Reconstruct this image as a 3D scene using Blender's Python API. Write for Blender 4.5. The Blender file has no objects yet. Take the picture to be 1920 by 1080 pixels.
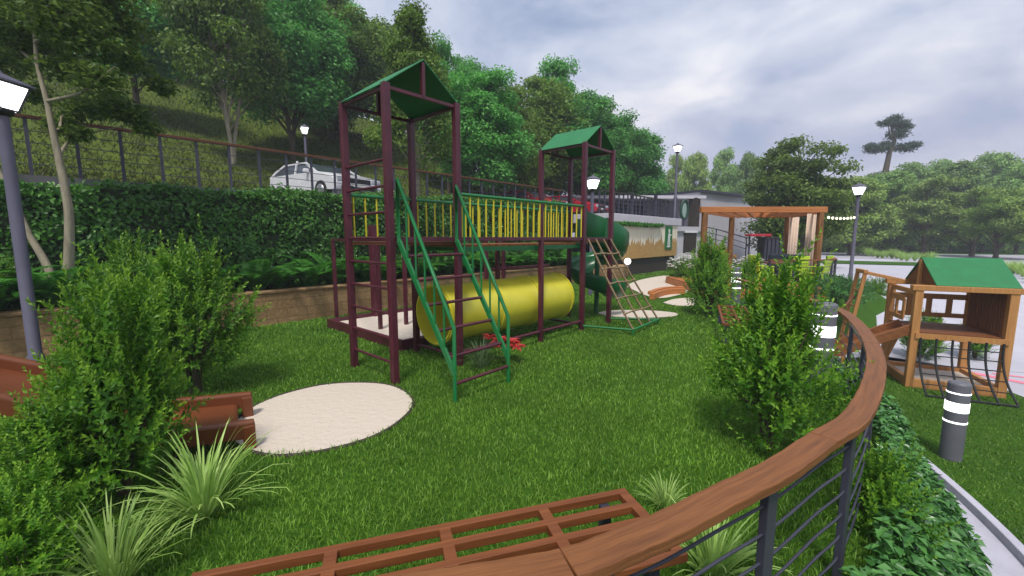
import bpy, math, random
import numpy as np
from mathutils import Vector, Matrix
R = math.radians
rnd = random.Random(7)
SC = bpy.context.scene
COL = SC.collection
# ------------------------------------------------------------------ camera model (metres, camera at the origin's plumb line)
F, TH, H = 786.56, 0.1194, 1.9          # focal length in photo pixels (1920 wide), pitch down, eye height
def ray(px, py):
    x = (px-960)/F; v = (540-py)/F
    return (x, math.cos(TH)+v*math.sin(TH), -math.sin(TH)+v*math.cos(TH))
def G(px, py, z=0.0):
    r = ray(px, py); t = (z-H)/r[2]
    return Vector((r[0]*t, r[1]*t, z))
def at(px, py, Y):
    r = ray(px, py); t = Y/r[1]
    return Vector((r[0]*t, Y, H+r[2]*t))
def ss(a, b, x):
    t = np.clip((x-a)/(b-a), 0, 1); return t*t*(3-2*t)
# ------------------------------------------------------------------ scene split helpers
def tag(o, label=None, cat=None, group=None, kind=None):
    if label: o['label'] = label
    if cat: o['category'] = cat
    if group: o['group'] = group
    if kind: o['kind'] = kind
    return o
def empty(name, loc, label=None, cat=None, group=None, rz=0.0):
    o = bpy.data.objects.new(name, None); COL.objects.link(o)
    o.empty_display_size = .2
    o.location = loc; o.rotation_euler = (0, 0, rz)
    return tag(o, label, cat, group)
def copy_tree(o, parent=None):
    c = o.copy(); COL.objects.link(c)
    if parent is not None: c.parent = parent
    for ch in list(o.children): copy_tree(ch, c)
    return c
def root_loc(p):
    v = Vector((0, 0, 0))
    while p is not None:
        v += Vector(p.location); p = p.parent
    return v
def link_mesh(me, name, mat, parent=None, world=True, loc=None):
    """world=True: the mesh was drawn in world coordinates; the parent's place (or loc) is taken off."""
    o = bpy.data.objects.new(name, me); COL.objects.link(o)
    if mat: me.materials.append(mat)
    if parent is not None:
        if world: me.transform(Matrix.Translation(-root_loc(parent)))
        o.parent = parent
    elif loc is not None:
        if world: me.transform(Matrix.Translation(-Vector(loc)))
        o.location = loc
    return o
class MB:
    def __init__(s): s.v = []; s.f = []; s.sm = []
    def add(s, vs, fs, sm=False):
        n = len(s.v); s.v += [tuple(p) for p in vs]
        s.f += [tuple(i+n for i in f) for f in fs]; s.sm += [sm]*len(fs); return s
    def box(s, c, d, rz=0.0, M=None):
        x, y, z = d[0]/2, d[1]/2, d[2]/2
        P = [(-x,-y,-z),(x,-y,-z),(x,y,-z),(-x,y,-z),(-x,-y,z),(x,-y,z),(x,y,z),(-x,y,z)]
        m = M if M is not None else Matrix.Rotation(rz, 3, 'Z')
        c = Vector(c)
        return s.add([c+m@Vector(p) for p in P], [(0,3,2,1),(4,5,6,7),(0,1,5,4),(1,2,6,5),(2,3,7,6),(3,0,4,7)])
    def bar(s, p, q, w, h, up=(0,0,1), ext=0.0):
        p = Vector(p); q = Vector(q); d = (q-p); L = d.length; d.normalize()
        sx = d.cross(Vector(up))
        if sx.length < 1e-4: sx = d.cross(Vector((1,0,0)))
        sx.normalize(); uz = sx.cross(d)
        m = Matrix((d, sx, uz)).transposed()
        return s.box((p+q)/2, (L+2*ext, w, h), M=m)
    def tube(s, pts, r, n=8, caps=True):
        pts = [Vector(p) for p in pts]; k = len(pts)
        rs = r if isinstance(r, (list, tuple)) else [r]*k
        vs = []; ref = None
        for i, p in enumerate(pts):
            d = (pts[min(i+1,k-1)]-pts[max(i-1,0)]).normalized()
            if ref is None: ref = Vector((0,0,1)) if abs(d.z) < .9 else Vector((1,0,0))
            a = (ref - d*ref.dot(d)); a.normalize(); b = d.cross(a); ref = a
            for j in range(n):
                t = 2*math.pi*j/n
                vs.append(p+(a*math.cos(t)+b*math.sin(t))*rs[i])
        fs = []
        for i in range(k-1):
            for j in range(n):
                fs.append((i*n+j, i*n+(j+1)%n, (i+1)*n+(j+1)%n, (i+1)*n+j))
        s.add(vs, fs, True)
        if caps:
            s.add(vs[:n], [tuple(range(n))[::-1]]); s.add(vs[-n:], [tuple(range(n))])
        return s
    def prism(s, pts, off):
        """pts: planar polygon (3-D), off: extrusion vector"""
        n = len(pts); off = Vector(off)
        vs = [Vector(p) for p in pts]+[Vector(p)+off for p in pts]
        fs = [tuple(range(n))[::-1], tuple(range(n, 2*n))]+[(i, (i+1)%n, (i+1)%n+n, i+n) for i in range(n)]
        return s.add(vs, fs)
    def lathe(s, c, prof, n=20, caps=True):
        c = Vector(c); vs = []; k = len(prof)
        for r, z in prof:
            for j in range(n):
                t = 2*math.pi*j/n; vs.append(c+Vector((r*math.cos(t), r*math.sin(t), z)))
        fs = [(i*n+j, i*n+(j+1)%n, (i+1)*n+(j+1)%n, (i+1)*n+j) for i in range(k-1) for j in range(n)]
        s.add(vs, fs, True)
        if caps: s.add(vs[:n], [tuple(range(n))[::-1]]); s.add(vs[-n:], [tuple(range(n))])
        return s
    def ball(s, c, r, n=10, sz=1.0):
        prof = [(max(1e-3, r*math.sin(math.pi*i/n)), -r*sz*math.cos(math.pi*i/n)) for i in range(n+1)]
        return s.lathe(c, prof, 2*n, False)
    def mesh(s, name):
        me = bpy.data.meshes.new(name); me.from_pydata(s.v, [], s.f)
        me.polygons.foreach_set('use_smooth', s.sm); me.update(); return me
    def build(s, name, mat, parent=None, loc=None, bevel=0.0, world=True):
        me = s.mesh(name)
        o = link_mesh(me, name, mat, parent, world, loc)
        if bevel:
            b = o.modifiers.new('bevel', 'BEVEL'); b.width = bevel; b.segments = 2; b.limit_method = 'ANGLE'
        return o
def np_mesh(name, V, T, att=None):
    V = np.asarray(V, np.float32).reshape(-1, 3); T = np.asarray(T, np.int32).reshape(-1, 3)
    me = bpy.data.meshes.new(name)
    me.vertices.add(len(V)); me.vertices.foreach_set('co', V.ravel())
    me.loops.add(T.size); me.loops.foreach_set('vertex_index', T.ravel())
    me.polygons.add(len(T)); me.polygons.foreach_set('loop_start', np.arange(0, T.size, 3, dtype=np.int32))
    me.update(calc_edges=True)
    if att is not None:
        a = me.attributes.new('young', 'FLOAT', 'POINT'); a.data.foreach_set('value', np.asarray(att, np.float32))
    return me
def nrm(a): return a/np.maximum(np.linalg.norm(a, axis=-1, keepdims=True), 1e-6)
def leaf_arrays(P, D, N, L, W, fold=.25, droop=.15):
    P = np.asarray(P, float); D = nrm(np.asarray(D, float)); S = nrm(np.cross(D, N)); N = np.cross(S, D)
    L = np.broadcast_to(np.asarray(L, float), (len(P),))[:, None]; W = np.broadcast_to(np.asarray(W, float), (len(P),))[:, None]
    a = P; m = P+D*L*.45
    l = m-S*W*.5+N*W*fold; r = m+S*W*.5+N*W*fold
    t = P+D*L-N*L*droop
    V = np.stack([a, l, t, r], 1).reshape(-1, 3)
    i = np.arange(len(P))[:, None]*4
    T = np.concatenate([i+np.array([0, 2, 1]), i+np.array([0, 3, 2])], 1).reshape(-1, 3)
    return V, T
def cat_arrays(lst):
    V = []; T = []; n = 0
    for v, t in lst:
        V.append(v); T.append(t+n); n += len(v)
    return np.concatenate(V), np.concatenate(T)
def catmull(pts, n=8):
    pts = [Vector(p) for p in pts]; out = []
    for i in range(len(pts)-1):
        a, b, c, d = pts[max(i-1,0)], pts[i], pts[i+1], pts[min(i+2,len(pts)-1)]
        for j in range(n):
            t = j/n
            out.append(.5*((2*b)+(c-a)*t+(2*a-5*b+4*c-d)*t*t+(3*b-a-3*c+d)*t**3))
    out.append(pts[-1]); return out
def resample(pts, step):
    out = [pts[0]]; acc = 0
    for a, b in zip(pts, pts[1:]):
        L = (b-a).length; s = step-acc
        while s <= L:
            out.append(a.lerp(b, s/L)); s += step
        acc = (acc+L) % step if L else acc
        acc = L-(s-step)
    return out
# ------------------------------------------------------------------ materials
def nodes(name):
    m = bpy.data.materials.new(name); m.use_nodes = True
    nt = m.node_tree; b = nt.nodes['Principled BSDF']; return m, nt, b
def N(nt, t, **k):
    n = nt.nodes.new(t)
    for a, v in k.items():
        if a.startswith('i_'): n.inputs[a[2:].replace('_', ' ')].default_value = v
        else: setattr(n, a, v)
    return n
def ramp(nt, stops):
    r = N(nt, 'ShaderNodeValToRGB'); e = r.color_ramp.elements
    while len(e) < len(stops): e.new(.5)
    for x, (p, c) in zip(e, stops): x.position = p; x.color = (*c, 1)
    return r
def mat(name, c, rough=.5, var=.18, scale=6.0, bump=.1, stretch=None, metal=0.0, c2=None, spec=.5, coat=0.0, fine=60.0):
    m, nt, b = nodes(name)
    tc = N(nt, 'ShaderNodeTexCoord'); mp = N(nt, 'ShaderNodeMapping')
    if stretch: mp.inputs['Scale'].default_value = stretch
    nt.links.new(tc.outputs['Object'], mp.inputs['Vector'])
    n1 = N(nt, 'ShaderNodeTexNoise'); n1.inputs['Scale'].default_value = scale; n1.inputs['Detail'].default_value = 6
    n1.inputs['Roughness'].default_value = .65
    nt.links.new(mp.outputs[0], n1.inputs['Vector'])
    lo = tuple(max(0, x*(1-var)) for x in c) if c2 is None else c2
    hi = tuple(min(1, x*(1+var)) for x in c)
    r = ramp(nt, [(.3, lo), (.7, hi)])
    nt.links.new(n1.outputs['Fac'], r.inputs[0]); nt.links.new(r.outputs[0], b.inputs['Base Color'])
    b.inputs['Roughness'].default_value = rough; b.inputs['Metallic'].default_value = metal
    b.inputs['Specular IOR Level'].default_value = spec
    b.inputs['Coat Weight'].default_value = coat
    n2 = N(nt, 'ShaderNodeTexNoise'); n2.inputs['Scale'].default_value = fine; n2.inputs['Detail'].default_value = 4
    nt.links.new(mp.outputs[0], n2.inputs['Vector'])
    rr = N(nt, 'ShaderNodeMapRange'); rr.inputs['To Min'].default_value = max(.05, rough-.1); rr.inputs['To Max'].default_value = min(1, rough+.12)
    nt.links.new(n1.outputs['Fac'], rr.inputs['Value']); nt.links.new(rr.outputs[0], b.inputs['Roughness'])
    if bump:
        bp = N(nt, 'ShaderNodeBump'); bp.inputs['Strength'].default_value = bump; bp.inputs['Distance'].default_value = .01
        nt.links.new(n2.outputs['Fac'], bp.inputs['Height']); nt.links.new(bp.outputs[0], b.inputs['Normal'])
    return m
def wood(name, c, c2, axis=0, scale=5.0, rough=.55):
    s = [22.0, 22.0, 22.0]; s[axis] = 1.2
    return mat(name, c, rough, .12, scale/5, .25, tuple(s), c2=c2, fine=6, spec=.35)
def leafmat(name, a, b_, young=None, trans=.3, rough=.45, spec=.35, patch=0.0):
    m, nt, b = nodes(name)
    g = N(nt, 'ShaderNodeNewGeometry')
    r = ramp(nt, [(0.0, a), (1.0, b_)])
    nt.links.new(g.outputs['Random Per Island'], r.inputs[0]); out = r.outputs[0]
    if young:
        at_ = N(nt, 'ShaderNodeAttribute', attribute_name='young')
        mx = N(nt, 'ShaderNodeMix', data_type='RGBA'); mx.inputs[7].default_value = (*young, 1)
        nt.links.new(at_.outputs['Fac'], mx.inputs[0]); nt.links.new(out, mx.inputs[6]); out = mx.outputs[2]
    # tone drifts from plant to plant and across a plant
    oi = N(nt, 'ShaderNodeObjectInfo'); hs = N(nt, 'ShaderNodeHueSaturation')
    tc = N(nt, 'ShaderNodeTexCoord'); nz = N(nt, 'ShaderNodeTexNoise'); nz.inputs['Scale'].default_value = .9
    nt.links.new(tc.outputs['Object'], nz.inputs['Vector'])
    ad = N(nt, 'ShaderNodeMath', operation='MULTIPLY_ADD'); ad.inputs[1].default_value = .35; 
    nt.links.new(oi.outputs['Random'], ad.inputs[0])
    m2 = N(nt, 'ShaderNodeMath', operation='MULTIPLY_ADD'); m2.inputs[1].default_value = .7+patch; m2.inputs[2].default_value = .48-patch/2
    nt.links.new(nz.outputs['Fac'], m2.inputs[0]); nt.links.new(m2.outputs[0], ad.inputs[2])
    nt.links.new(ad.outputs[0], hs.inputs['Value']); nt.links.new(out, hs.inputs['Color']); out = hs.outputs[0]
    nt.links.new(out, b.inputs['Base Color']); b.inputs['Roughness'].default_value = rough
    b.inputs['Specular IOR Level'].default_value = spec
    t = N(nt, 'ShaderNodeBsdfTranslucent'); nt.links.new(out, t.inputs['Color'])
    ms = N(nt, 'ShaderNodeMixShader'); ms.inputs[0].default_value = trans
    nt.links.new(b.outputs[0], ms.inputs[1]); nt.links.new(t.outputs[0], ms.inputs[2])
    nt.links.new(ms.outputs[0], nt.nodes['Material Output'].inputs['Surface'])
    return m
def glow(name, c, s):
    m, nt, b = nodes(name)
    b.inputs['Base Color'].default_value = (*c, 1); b.inputs['Emission Color'].default_value = (*c, 1)
    b.inputs['Emission Strength'].default_value = s; return m
M = {}
M['maroon'] = mat('maroon_paint', (.080,.013,.026), .38, .3, 4, .04)
M['green_paint'] = mat('green_paint', (.008,.16,.04), .4, .15, 3, .04)
M['roof_green'] = mat('green_roof_sheet', (.008,.165,.048), .6, .18, 5, .25, fine=140)
M['yellow'] = mat('yellow_plastic', (.60,.55,.04), .33, .08, 2.5, .05)
M['yellow_rod'] = mat('yellow_paint', (.58,.5,.02), .4, .1, 3, .03)
M['slide_green'] = mat('green_plastic', (.007,.11,.032), .3, .15, 2, .03)
M['rope'] = mat('hemp_rope', (.25,.17,.10), .9, .25, 40, .6, fine=220)
M['black_rope'] = mat('black_rope', (.012,.014,.016), .7, .2, 40, .4, fine=220)
M['rail_wood'] = wood('brown_stained_wood', (.235,.09,.028), (.145,.05,.015), 0, 6)
M['rail_top'] = wood('weathered_rail_timber', (.23,.09,.029), (.125,.045,.014), 0, 9)
for n_ in M['rail_top'].node_tree.nodes:      # grain follows the rail: use the length / width coordinates laid on it
    if n_.type == 'TEX_COORD':
        for l_ in list(M['rail_top'].node_tree.links):
            if l_.from_node == n_: t_ = l_.to_socket; M['rail_top'].node_tree.links.new(n_.outputs['UV'], t_)
M['fence_wood'] = wood('dark_fence_timber', (.13,.045,.018), (.075,.025,.01), 0, 6)
M['bench_wood'] = wood('brown_bench_wood', (.20,.066,.020), (.13,.038,.011), 0, 6)
M['slide_brown'] = mat('brown_slide_plastic', (.155,.043,.013), .4, .12, 3, .05)
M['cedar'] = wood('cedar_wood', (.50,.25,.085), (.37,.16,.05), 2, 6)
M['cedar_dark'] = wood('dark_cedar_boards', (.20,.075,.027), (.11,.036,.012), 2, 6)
M['deck'] = wood('orange_decking', (.48,.19,.06), (.34,.11,.03), 0, 6)
M['deck_brown'] = wood('brown_decking', (.19,.07,.035), (.12,.04,.02), 0, 6)
M['steel'] = mat('dark_grey_steel', (.05,.05,.075), .42, .15, 4, .05, metal=.2)
M['black'] = mat('black_metal', (.012,.012,.014), .45, .2, 5, .05)
M['lamp_metal'] = mat('lamp_post_paint', (.10,.095,.14), .45, .12, 4, .05)
M['bollard'] = mat('bollard_grey_paint', (.12,.122,.145), .5, .1, 4, .08)
M['lit_glass'] = glow('lit_white_glass', (1,1,1), 2.2)
M['lit_band'] = glow('lit_white_band', (1,1,1), 1.3)
M['bulb'] = glow('warm_bulb', (1,.93,.66), 2.0)
M['concrete'] = mat('pale_concrete', (.45,.44,.52), .85, .12, 3, .3, fine=90)
M['plaza'] = mat('pale_paving', (.45,.44,.51), .85, .09, 1.2, .25, fine=70)
M['grey_wall'] = mat('grey_render', (.52,.50,.56), .85, .06, 1.5, .2, fine=60)
M['road'] = mat('grey_road', (.36,.35,.40), .9, .12, 1.5, .3, fine=90)
M['asphalt'] = mat('upper_road_asphalt', (.12,.12,.13), .9, .2, 2, .4, fine=120)
M['bark'] = mat('brown_bark', (.10,.075,.05), .9, .35, 5, .8, (3,3,.6), fine=12)
M['pale_bark'] = mat('pale_bark', (.27,.235,.17), .85, .3, 5, .6, (3,3,.7), fine=14)
M['white_kerb'] = mat('white_kerb_paint', (.68,.68,.68), .8, .1, 3, .2)
M['dark_wall'] = mat('dark_brown_wall', (.035,.026,.02), .8, .3, 4, .3)
M['lime'] = mat('lime_plastic', (.47,.66,.03), .4, .08, 2, .03)
M['curtain'] = mat('beige_curtain', (.55,.44,.36), .9, .08, 8, .2, fine=150)
M['cushion'] = mat('dark_cushion', (.02,.03,.045), .9, .2, 6, .2)
M['red_paint'] = mat('red_paint', (.45,.02,.035), .35, .1, 2, .02)
M['pink'] = mat('pink_line_paint', (.75,.22,.30), .8, .12, 8, .15)
M['car_white'] = mat('white_car_paint', (.72,.72,.75), .25, .04, 2, 0, coat=.6)
M['car_red'] = mat('red_car_paint', (.40,.012,.03), .25, .06, 2, 0, coat=.6)
M['glass'] = mat('dark_car_glass', (.05,.06,.075), .08, .1, 2, 0)
M['tyre'] = mat('tyre_rubber', (.015,.015,.016), .8, .2, 8, .2)
M['rim'] = mat('alloy_rim', (.42,.43,.45), .3, .1, 4, .02, metal=.7)
M['chrome'] = mat('headlight_glass', (.45,.48,.52), .12, .1, 4, 0)
M['soil'] = mat('dark_soil', (.045,.032,.018), .95, .4, 6, .8)
M['pillar'] = wood('log_pillar_wood', (.34,.15,.05), (.04,.02,.008), 2, 9)
def sandmat():
    m, nt, b = nodes('pale_sand')
    tc = N(nt, 'ShaderNodeTexCoord'); n = N(nt, 'ShaderNodeTexNoise'); n.inputs['Scale'].default_value = 90; n.inputs['Detail'].default_value = 5
    n.inputs['Roughness'].default_value = .8
    nt.links.new(tc.outputs['Object'], n.inputs['Vector'])
    r = ramp(nt, [(.3, (.34,.27,.20)), (.48, (.58,.50,.42)), (.75, (.68,.61,.54))])
    nt.links.new(n.outputs['Fac'], r.inputs[0]); nt.links.new(r.outputs[0], b.inputs['Base Color'])
    n2 = N(nt, 'ShaderNodeTexNoise'); n2.inputs['Scale'].default_value = 14; n2.inputs['Detail'].default_value = 6
    nt.links.new(tc.outputs['Object'], n2.inputs['Vector'])
    bp = N(nt, 'ShaderNodeBump'); bp.inputs['Strength'].default_value = .6; bp.inputs['Distance'].default_value = .03
    nt.links.new(n2.outputs['Fac'], bp.inputs['Height']); nt.links.new(bp.outputs[0], b.inputs['Normal'])
    b.inputs['Roughness'].default_value = .95; return m
M['sand'] = sandmat()
def stonemat():
    m, nt, b = nodes('split_face_sandstone')
    tc = N(nt, 'ShaderNodeTexCoord'); br = N(nt, 'ShaderNodeTexBrick')
    mp = N(nt, 'ShaderNodeMapping'); mp.inputs['Rotation'].default_value = (R(90), 0, 0)
    sx = N(nt, 'ShaderNodeSeparateXYZ'); cb = N(nt, 'ShaderNodeCombineXYZ')
    nt.links.new(tc.outputs['Object'], sx.inputs[0]); nt.links.new(sx.outputs[0], cb.inputs[0]); nt.links.new(sx.outputs[2], cb.inputs[1])
    nt.links.new(cb.outputs[0], br.inputs['Vector'])
    br.inputs['Color1'].default_value = (.34,.215,.10,1); br.inputs['Color2'].default_value = (.26,.155,.068,1); br.inputs['Mortar'].default_value = (.23,.14,.065,1)
    br.inputs['Scale'].default_value = 1; br.inputs['Brick Width'].default_value = .42; br.inputs['Row Height'].default_value = .2
    br.inputs['Mortar Size'].default_value = .008; br.inputs['Bias'].default_value = .0
    n = N(nt, 'ShaderNodeTexNoise'); n.inputs['Scale'].default_value = 14; n.inputs['Detail'].default_value = 8; n.inputs['Roughness'].default_value = .75
    nt.links.new(tc.outputs['Object'], n.inputs['Vector'])
    mx = N(nt, 'ShaderNodeMix', data_type='RGBA', blend_type='OVERLAY'); mx.inputs[0].default_value = .85
    nt.links.new(br.outputs['Color'], mx.inputs[6]); nt.links.new(n.outputs['Fac'], mx.inputs[7]); nt.links.new(mx.outputs[2], b.inputs['Base Color'])
    ml = N(nt, 'ShaderNodeMath', operation='MULTIPLY_ADD'); ml.inputs[1].default_value = -1.2
    nt.links.new(br.outputs['Fac'], ml.inputs[0]); nt.links.new(n.outputs['Fac'], ml.inputs[2])
    bp = N(nt, 'ShaderNodeBump'); bp.inputs['Strength'].default_value = .9; bp.inputs['Distance'].default_value = .03
    nt.links.new(ml.outputs[0], bp.inputs['Height']); nt.links.new(bp.outputs[0], b.inputs['Normal'])
    b.inputs['Roughness'].default_value = .9; return m
M['stone'] = stonemat()
def groundmat(name, a, c, d, scale=1.2):
    m, nt, b = nodes(name)
    tc = N(nt, 'ShaderNodeTexCoord')
    n = N(nt, 'ShaderNodeTexNoise'); n.inputs['Scale'].default_value = scale; n.inputs['Detail'].default_value = 8; n.inputs['Roughness'].default_value = .7
    n2 = N(nt, 'ShaderNodeTexNoise'); n2.inputs['Scale'].default_value = 38; n2.inputs['Detail'].default_value = 5
    for x in (n, n2): nt.links.new(tc.outputs['Object'], x.inputs['Vector'])
    r = ramp(nt, [(.3, a), (.5, c), (.72, d)])
    ad = N(nt, 'ShaderNodeMath', operation='MULTIPLY_ADD'); ad.inputs[1].default_value = .55
    mu = N(nt, 'ShaderNodeMath', operation='MULTIPLY'); mu.inputs[1].default_value = .45
    nt.links.new(n2.outputs['Fac'], mu.inputs[0]); nt.links.new(n.outputs['Fac'], ad.inputs[0]); nt.links.new(mu.outputs[0], ad.inputs[2])
    nt.links.new(ad.outputs[0], r.inputs[0]); nt.links.new(r.outputs[0], b.inputs['Base Color'])
    bp = N(nt, 'ShaderNodeBump'); bp.inputs['Strength'].default_value = .9; bp.inputs['Distance'].default_value = .04
    nt.links.new(n2.outputs['Fac'], bp.inputs['Height']); nt.links.new(bp.outputs[0], b.inputs['Normal'])
    b.inputs['Roughness'].default_value = .95; b.inputs['Specular IOR Level'].default_value = .1; return m
M['turf'] = groundmat('lawn_turf', (.022,.065,.006), (.042,.11,.010), (.07,.155,.016))
M['hill'] = groundmat('rough_hill_grass', (.05,.08,.012), (.09,.13,.018), (.13,.17,.026), .6)
M['blade'] = leafmat('grass_blades', (.078,.19,.012), (.205,.37,.045), trans=.32, rough=.5, patch=.6)
M['shrub'] = leafmat('shrub_leaves', (.05,.17,.010), (.125,.31,.02), (.42,.68,.06), .42)
M['shrub_olive'] = leafmat('tall_shoot_leaves', (.05,.15,.015), (.10,.24,.022), (.22,.42,.04), .35)
M['hedge'] = leafmat('hedge_leaves', (.035,.14,.018), (.12,.33,.036), None, .35, .4, .5)
M['hedge_core'] = mat('hedge_twigs', (.02,.035,.01), .95, .5, 12, .8)
M['cover'] = leafmat('dark_glossy_leaves', (.032,.125,.025), (.10,.27,.06), None, .15, .3, .5)
M['strap'] = leafmat('strap_leaves', (.26,.46,.08), (.52,.70,.22), None, .35, .4, .4)
M['fern'] = leafmat('fern_fronds', (.03,.15,.014), (.085,.28,.03), None, .35)
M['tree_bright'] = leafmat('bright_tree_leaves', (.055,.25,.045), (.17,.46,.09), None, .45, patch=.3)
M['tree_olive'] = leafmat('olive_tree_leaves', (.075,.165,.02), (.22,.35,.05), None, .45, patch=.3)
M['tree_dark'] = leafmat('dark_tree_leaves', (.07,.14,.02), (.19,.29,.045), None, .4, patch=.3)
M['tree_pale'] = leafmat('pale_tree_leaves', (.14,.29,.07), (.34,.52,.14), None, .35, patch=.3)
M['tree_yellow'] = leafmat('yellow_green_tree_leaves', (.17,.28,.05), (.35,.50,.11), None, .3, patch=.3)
M['pine'] = leafmat('pine_needles', (.03,.06,.035), (.06,.10,.05), None, .1)
M['petal_white'] = leafmat('white_petals', (.8,.78,.75), (.92,.9,.88), None, .3)
M['petal_orange'] = leafmat('orange_petals', (.55,.22,.02), (.75,.42,.04), None, .3)
M['red_leaf'] = leafmat('red_bracts', (.42,.03,.035), (.62,.08,.07), None, .3)
M['grey_grass'] = leafmat('grey_green_blades', (.10,.19,.08), (.2,.3,.14), None, .3)
# ------------------------------------------------------------------ terrain frame: u runs along the planter, n points uphill
U = Vector((.676, .736, 0)).normalized(); NN = Vector((-U.y, U.x, 0)); O = Vector((-5.04, 9.29, 0))
def tq(t, q, z=0.0): p = O+U*t+NN*q; return Vector((p.x, p.y, z))
def to_tq(x, y):
    dx, dy = x-O.x, y-O.y; return dx*U.x+dy*U.y, dx*NN.x+dy*NN.y
RAILZ = .95
RAIL = [(-2.6,.62),(-1.6,.79),(-.75,.95),(-.3,1.035),(-.14,1.065),(.165,1.135),(.35,1.22),(.53,1.31),(.81,1.475),(1.12,1.655),(1.5,1.92),(1.80,2.12),(2.14,2.43),(2.5,2.80),(2.89,3.24),(3.27,3.73),(3.62,4.23),(3.90,4.66),(4.15,5.08),(4.38,5.55),(4.7,6.6),(5.0,8.0),(5.3,9.8)]
RAILC = catmull([(x, y, RAILZ-.02) for x, y in RAIL], 6)
EDGE = [(-9,-.6),(-5,.1)]+[(x+.1, y-.12) for x, y in RAIL]+[(6.0,11.3),(7.2,12.4),(9.7,12.75),(10.75,13.5),(12.2,15.2),(13.8,16.2),(14.7,18.5),(16.5,23),(18,30)]
def zout(y): return -1.2+1.17*ss(10.8, 21.0, y)
def hill_z(t, q):
    h = 3.5+.45*np.maximum(q-8, 0)-.40*np.maximum(q-32, 0)
    f = 1-ss(14, 42, t-(q-8)*.15)*.93
    return 3.5+(h-3.5)*f
def gz(x, y):
    t, q = to_tq(x, y)
    if q > 8.3: return float(hill_z(t, q))
    if q > 2.2: return 3.05
    return 0.0
def flat(name, pts, z, m, th=0.0):
    from mathutils.geometry import tessellate_polygon
    V3 = [Vector((x, y, z)) for x, y in pts]; tri = []
    for t in tessellate_polygon([V3]):
        a, b, c = (V3[i] for i in t); tri.append(tuple(t) if (b-a).cross(c-a).z > 0 else tuple(t)[::-1])
    mb = MB(); mb.add(V3, tri)
    o = mb.build(name, m); tag(o, kind='structure'); return o
def ribbon(name, A, B, zf, m, n=60, k=6):
    def res(P):
        P = [Vector((p[0], p[1], 0)) for p in P]; d = [0]
        for a, b in zip(P, P[1:]): d.append(d[-1]+(b-a).length)
        out = []
        for i in range(n+1):
            s = d[-1]*i/n; j = max(0, min(len(P)-2, next((q for q in range(len(d)-1) if d[q+1] >= s), len(d)-2)))
            out.append(P[j].lerp(P[j+1], (s-d[j])/max(1e-9, d[j+1]-d[j])))
        return out
    a = res(A); b = res(B); vs = []; fs = []
    for i in range(n+1):
        for j in range(k+1):
            p = a[i].lerp(b[i], j/k); vs.append((p.x, p.y, zf(p.x, p.y)))
    for i in range(n):
        for j in range(k):
            w = k+1; fs.append((i*w+j, i*w+j+1, (i+1)*w+j+1, (i+1)*w+j))
    mb = MB(); mb.add(vs, fs); o = mb.build(name, m); return tag(o, kind='structure')
# lawn plateau, its bank, the ground beyond
lawn_poly = EDGE+[(22,60)]+[tuple(tq(70,.15)[:2]), tuple(tq(-14,.15)[:2])]
flat('lawn', lawn_poly, 0.0, M['turf'])
def bank():
    E_ = [Vector((x, y, 0)) for x, y in EDGE]; vs = []; fs = []; offs = []
    for i, p in enumerate(E_):
        d = (E_[min(i+1, len(E_)-1)]-E_[max(i-1, 0)]).normalized(); offs.append(Vector((d.y, -d.x, 0)))
    for p, o in zip(E_, offs):
        for s, k in ((0, 0), (.25, .25), (.6, .75), (.95, 1.0)):
            q = p+o*s; z = float(zout(q.y))
            vs.append((q.x, q.y, min(0, (z-.01)*k)))
    for i in range(len(E_)-1):
        for j in range(3): fs.append((i*4+j, (i+1)*4+j, (i+1)*4+j+1, i*4+j+1))
    mb = MB(); mb.add(vs, fs, True); tag(mb.build('grass_bank', M['turf']), kind='structure')
bank()
def grid(name, x0, x1, y0, y1, nx, ny, zf, m):
    X, Y_ = np.meshgrid(np.linspace(x0, x1, nx), np.concatenate([np.linspace(y0,6,12),np.linspace(6.2,26,100),np.linspace(27,y1,ny-112)])); Z = zf(X, Y_)
    V = np.stack([X, Y_, Z], -1).reshape(-1, 3); i = np.arange(nx*ny).reshape(ny, nx)
    a, b, c, d = i[:-1,:-1].ravel(), i[:-1,1:].ravel(), i[1:,1:].ravel(), i[1:,:-1].ravel()
    T = np.stack([a, b, c, a, c, d], 1).reshape(-1, 3)
    me = np_mesh(name, V, T); me.polygons.foreach_set('use_smooth', [True]*len(T)); return me
tag(link_mesh(grid('ground', -90, 260, -40, 420, 40, 160, lambda x, y: zout(y)-.05, None), 'ground', M['turf']), kind='structure')
# hillside (rows in t, q)
def hillside():
    ts = np.linspace(-45, 130, 90); qs = np.concatenate([np.linspace(8.0, 34, 40), np.linspace(36, 110, 20)])
    T_, Q = np.meshgrid(ts, qs); Z = hill_z(T_, Q)+.25*np.sin(T_*.35+Q*.2)*np.clip((Q-8)/6, 0, 1)
    P = np.array(O)[None, None, :2]+T_[..., None]*np.array(U)[:2]+Q[..., None]*np.array(NN)[:2]
    V = np.concatenate([P, Z[..., None]], -1).reshape(-1, 3); ny, nx = T_.shape; i = np.arange(nx*ny).reshape(ny, nx)
    a, b, c, d = i[:-1,:-1].ravel(), i[:-1,1:].ravel(), i[1:,1:].ravel(), i[1:,:-1].ravel()
    me = np_mesh('hillside', V, np.stack([a, b, c, a, c, d], 1).reshape(-1, 3)); me.polygons.foreach_set('use_smooth', [True]*len(me.polygons))
    tag(link_mesh(me, 'hillside', M['hill']), kind='structure')
hillside()
mb = MB(); mb.prism([tq(-30,1.9,3.05), tq(60,1.9,3.05), tq(60,8.0,3.05), tq(-30,8.0,3.05)], (0,0,-.3)); tag(mb.build('upper_road', M['asphalt']), kind='structure')
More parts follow.
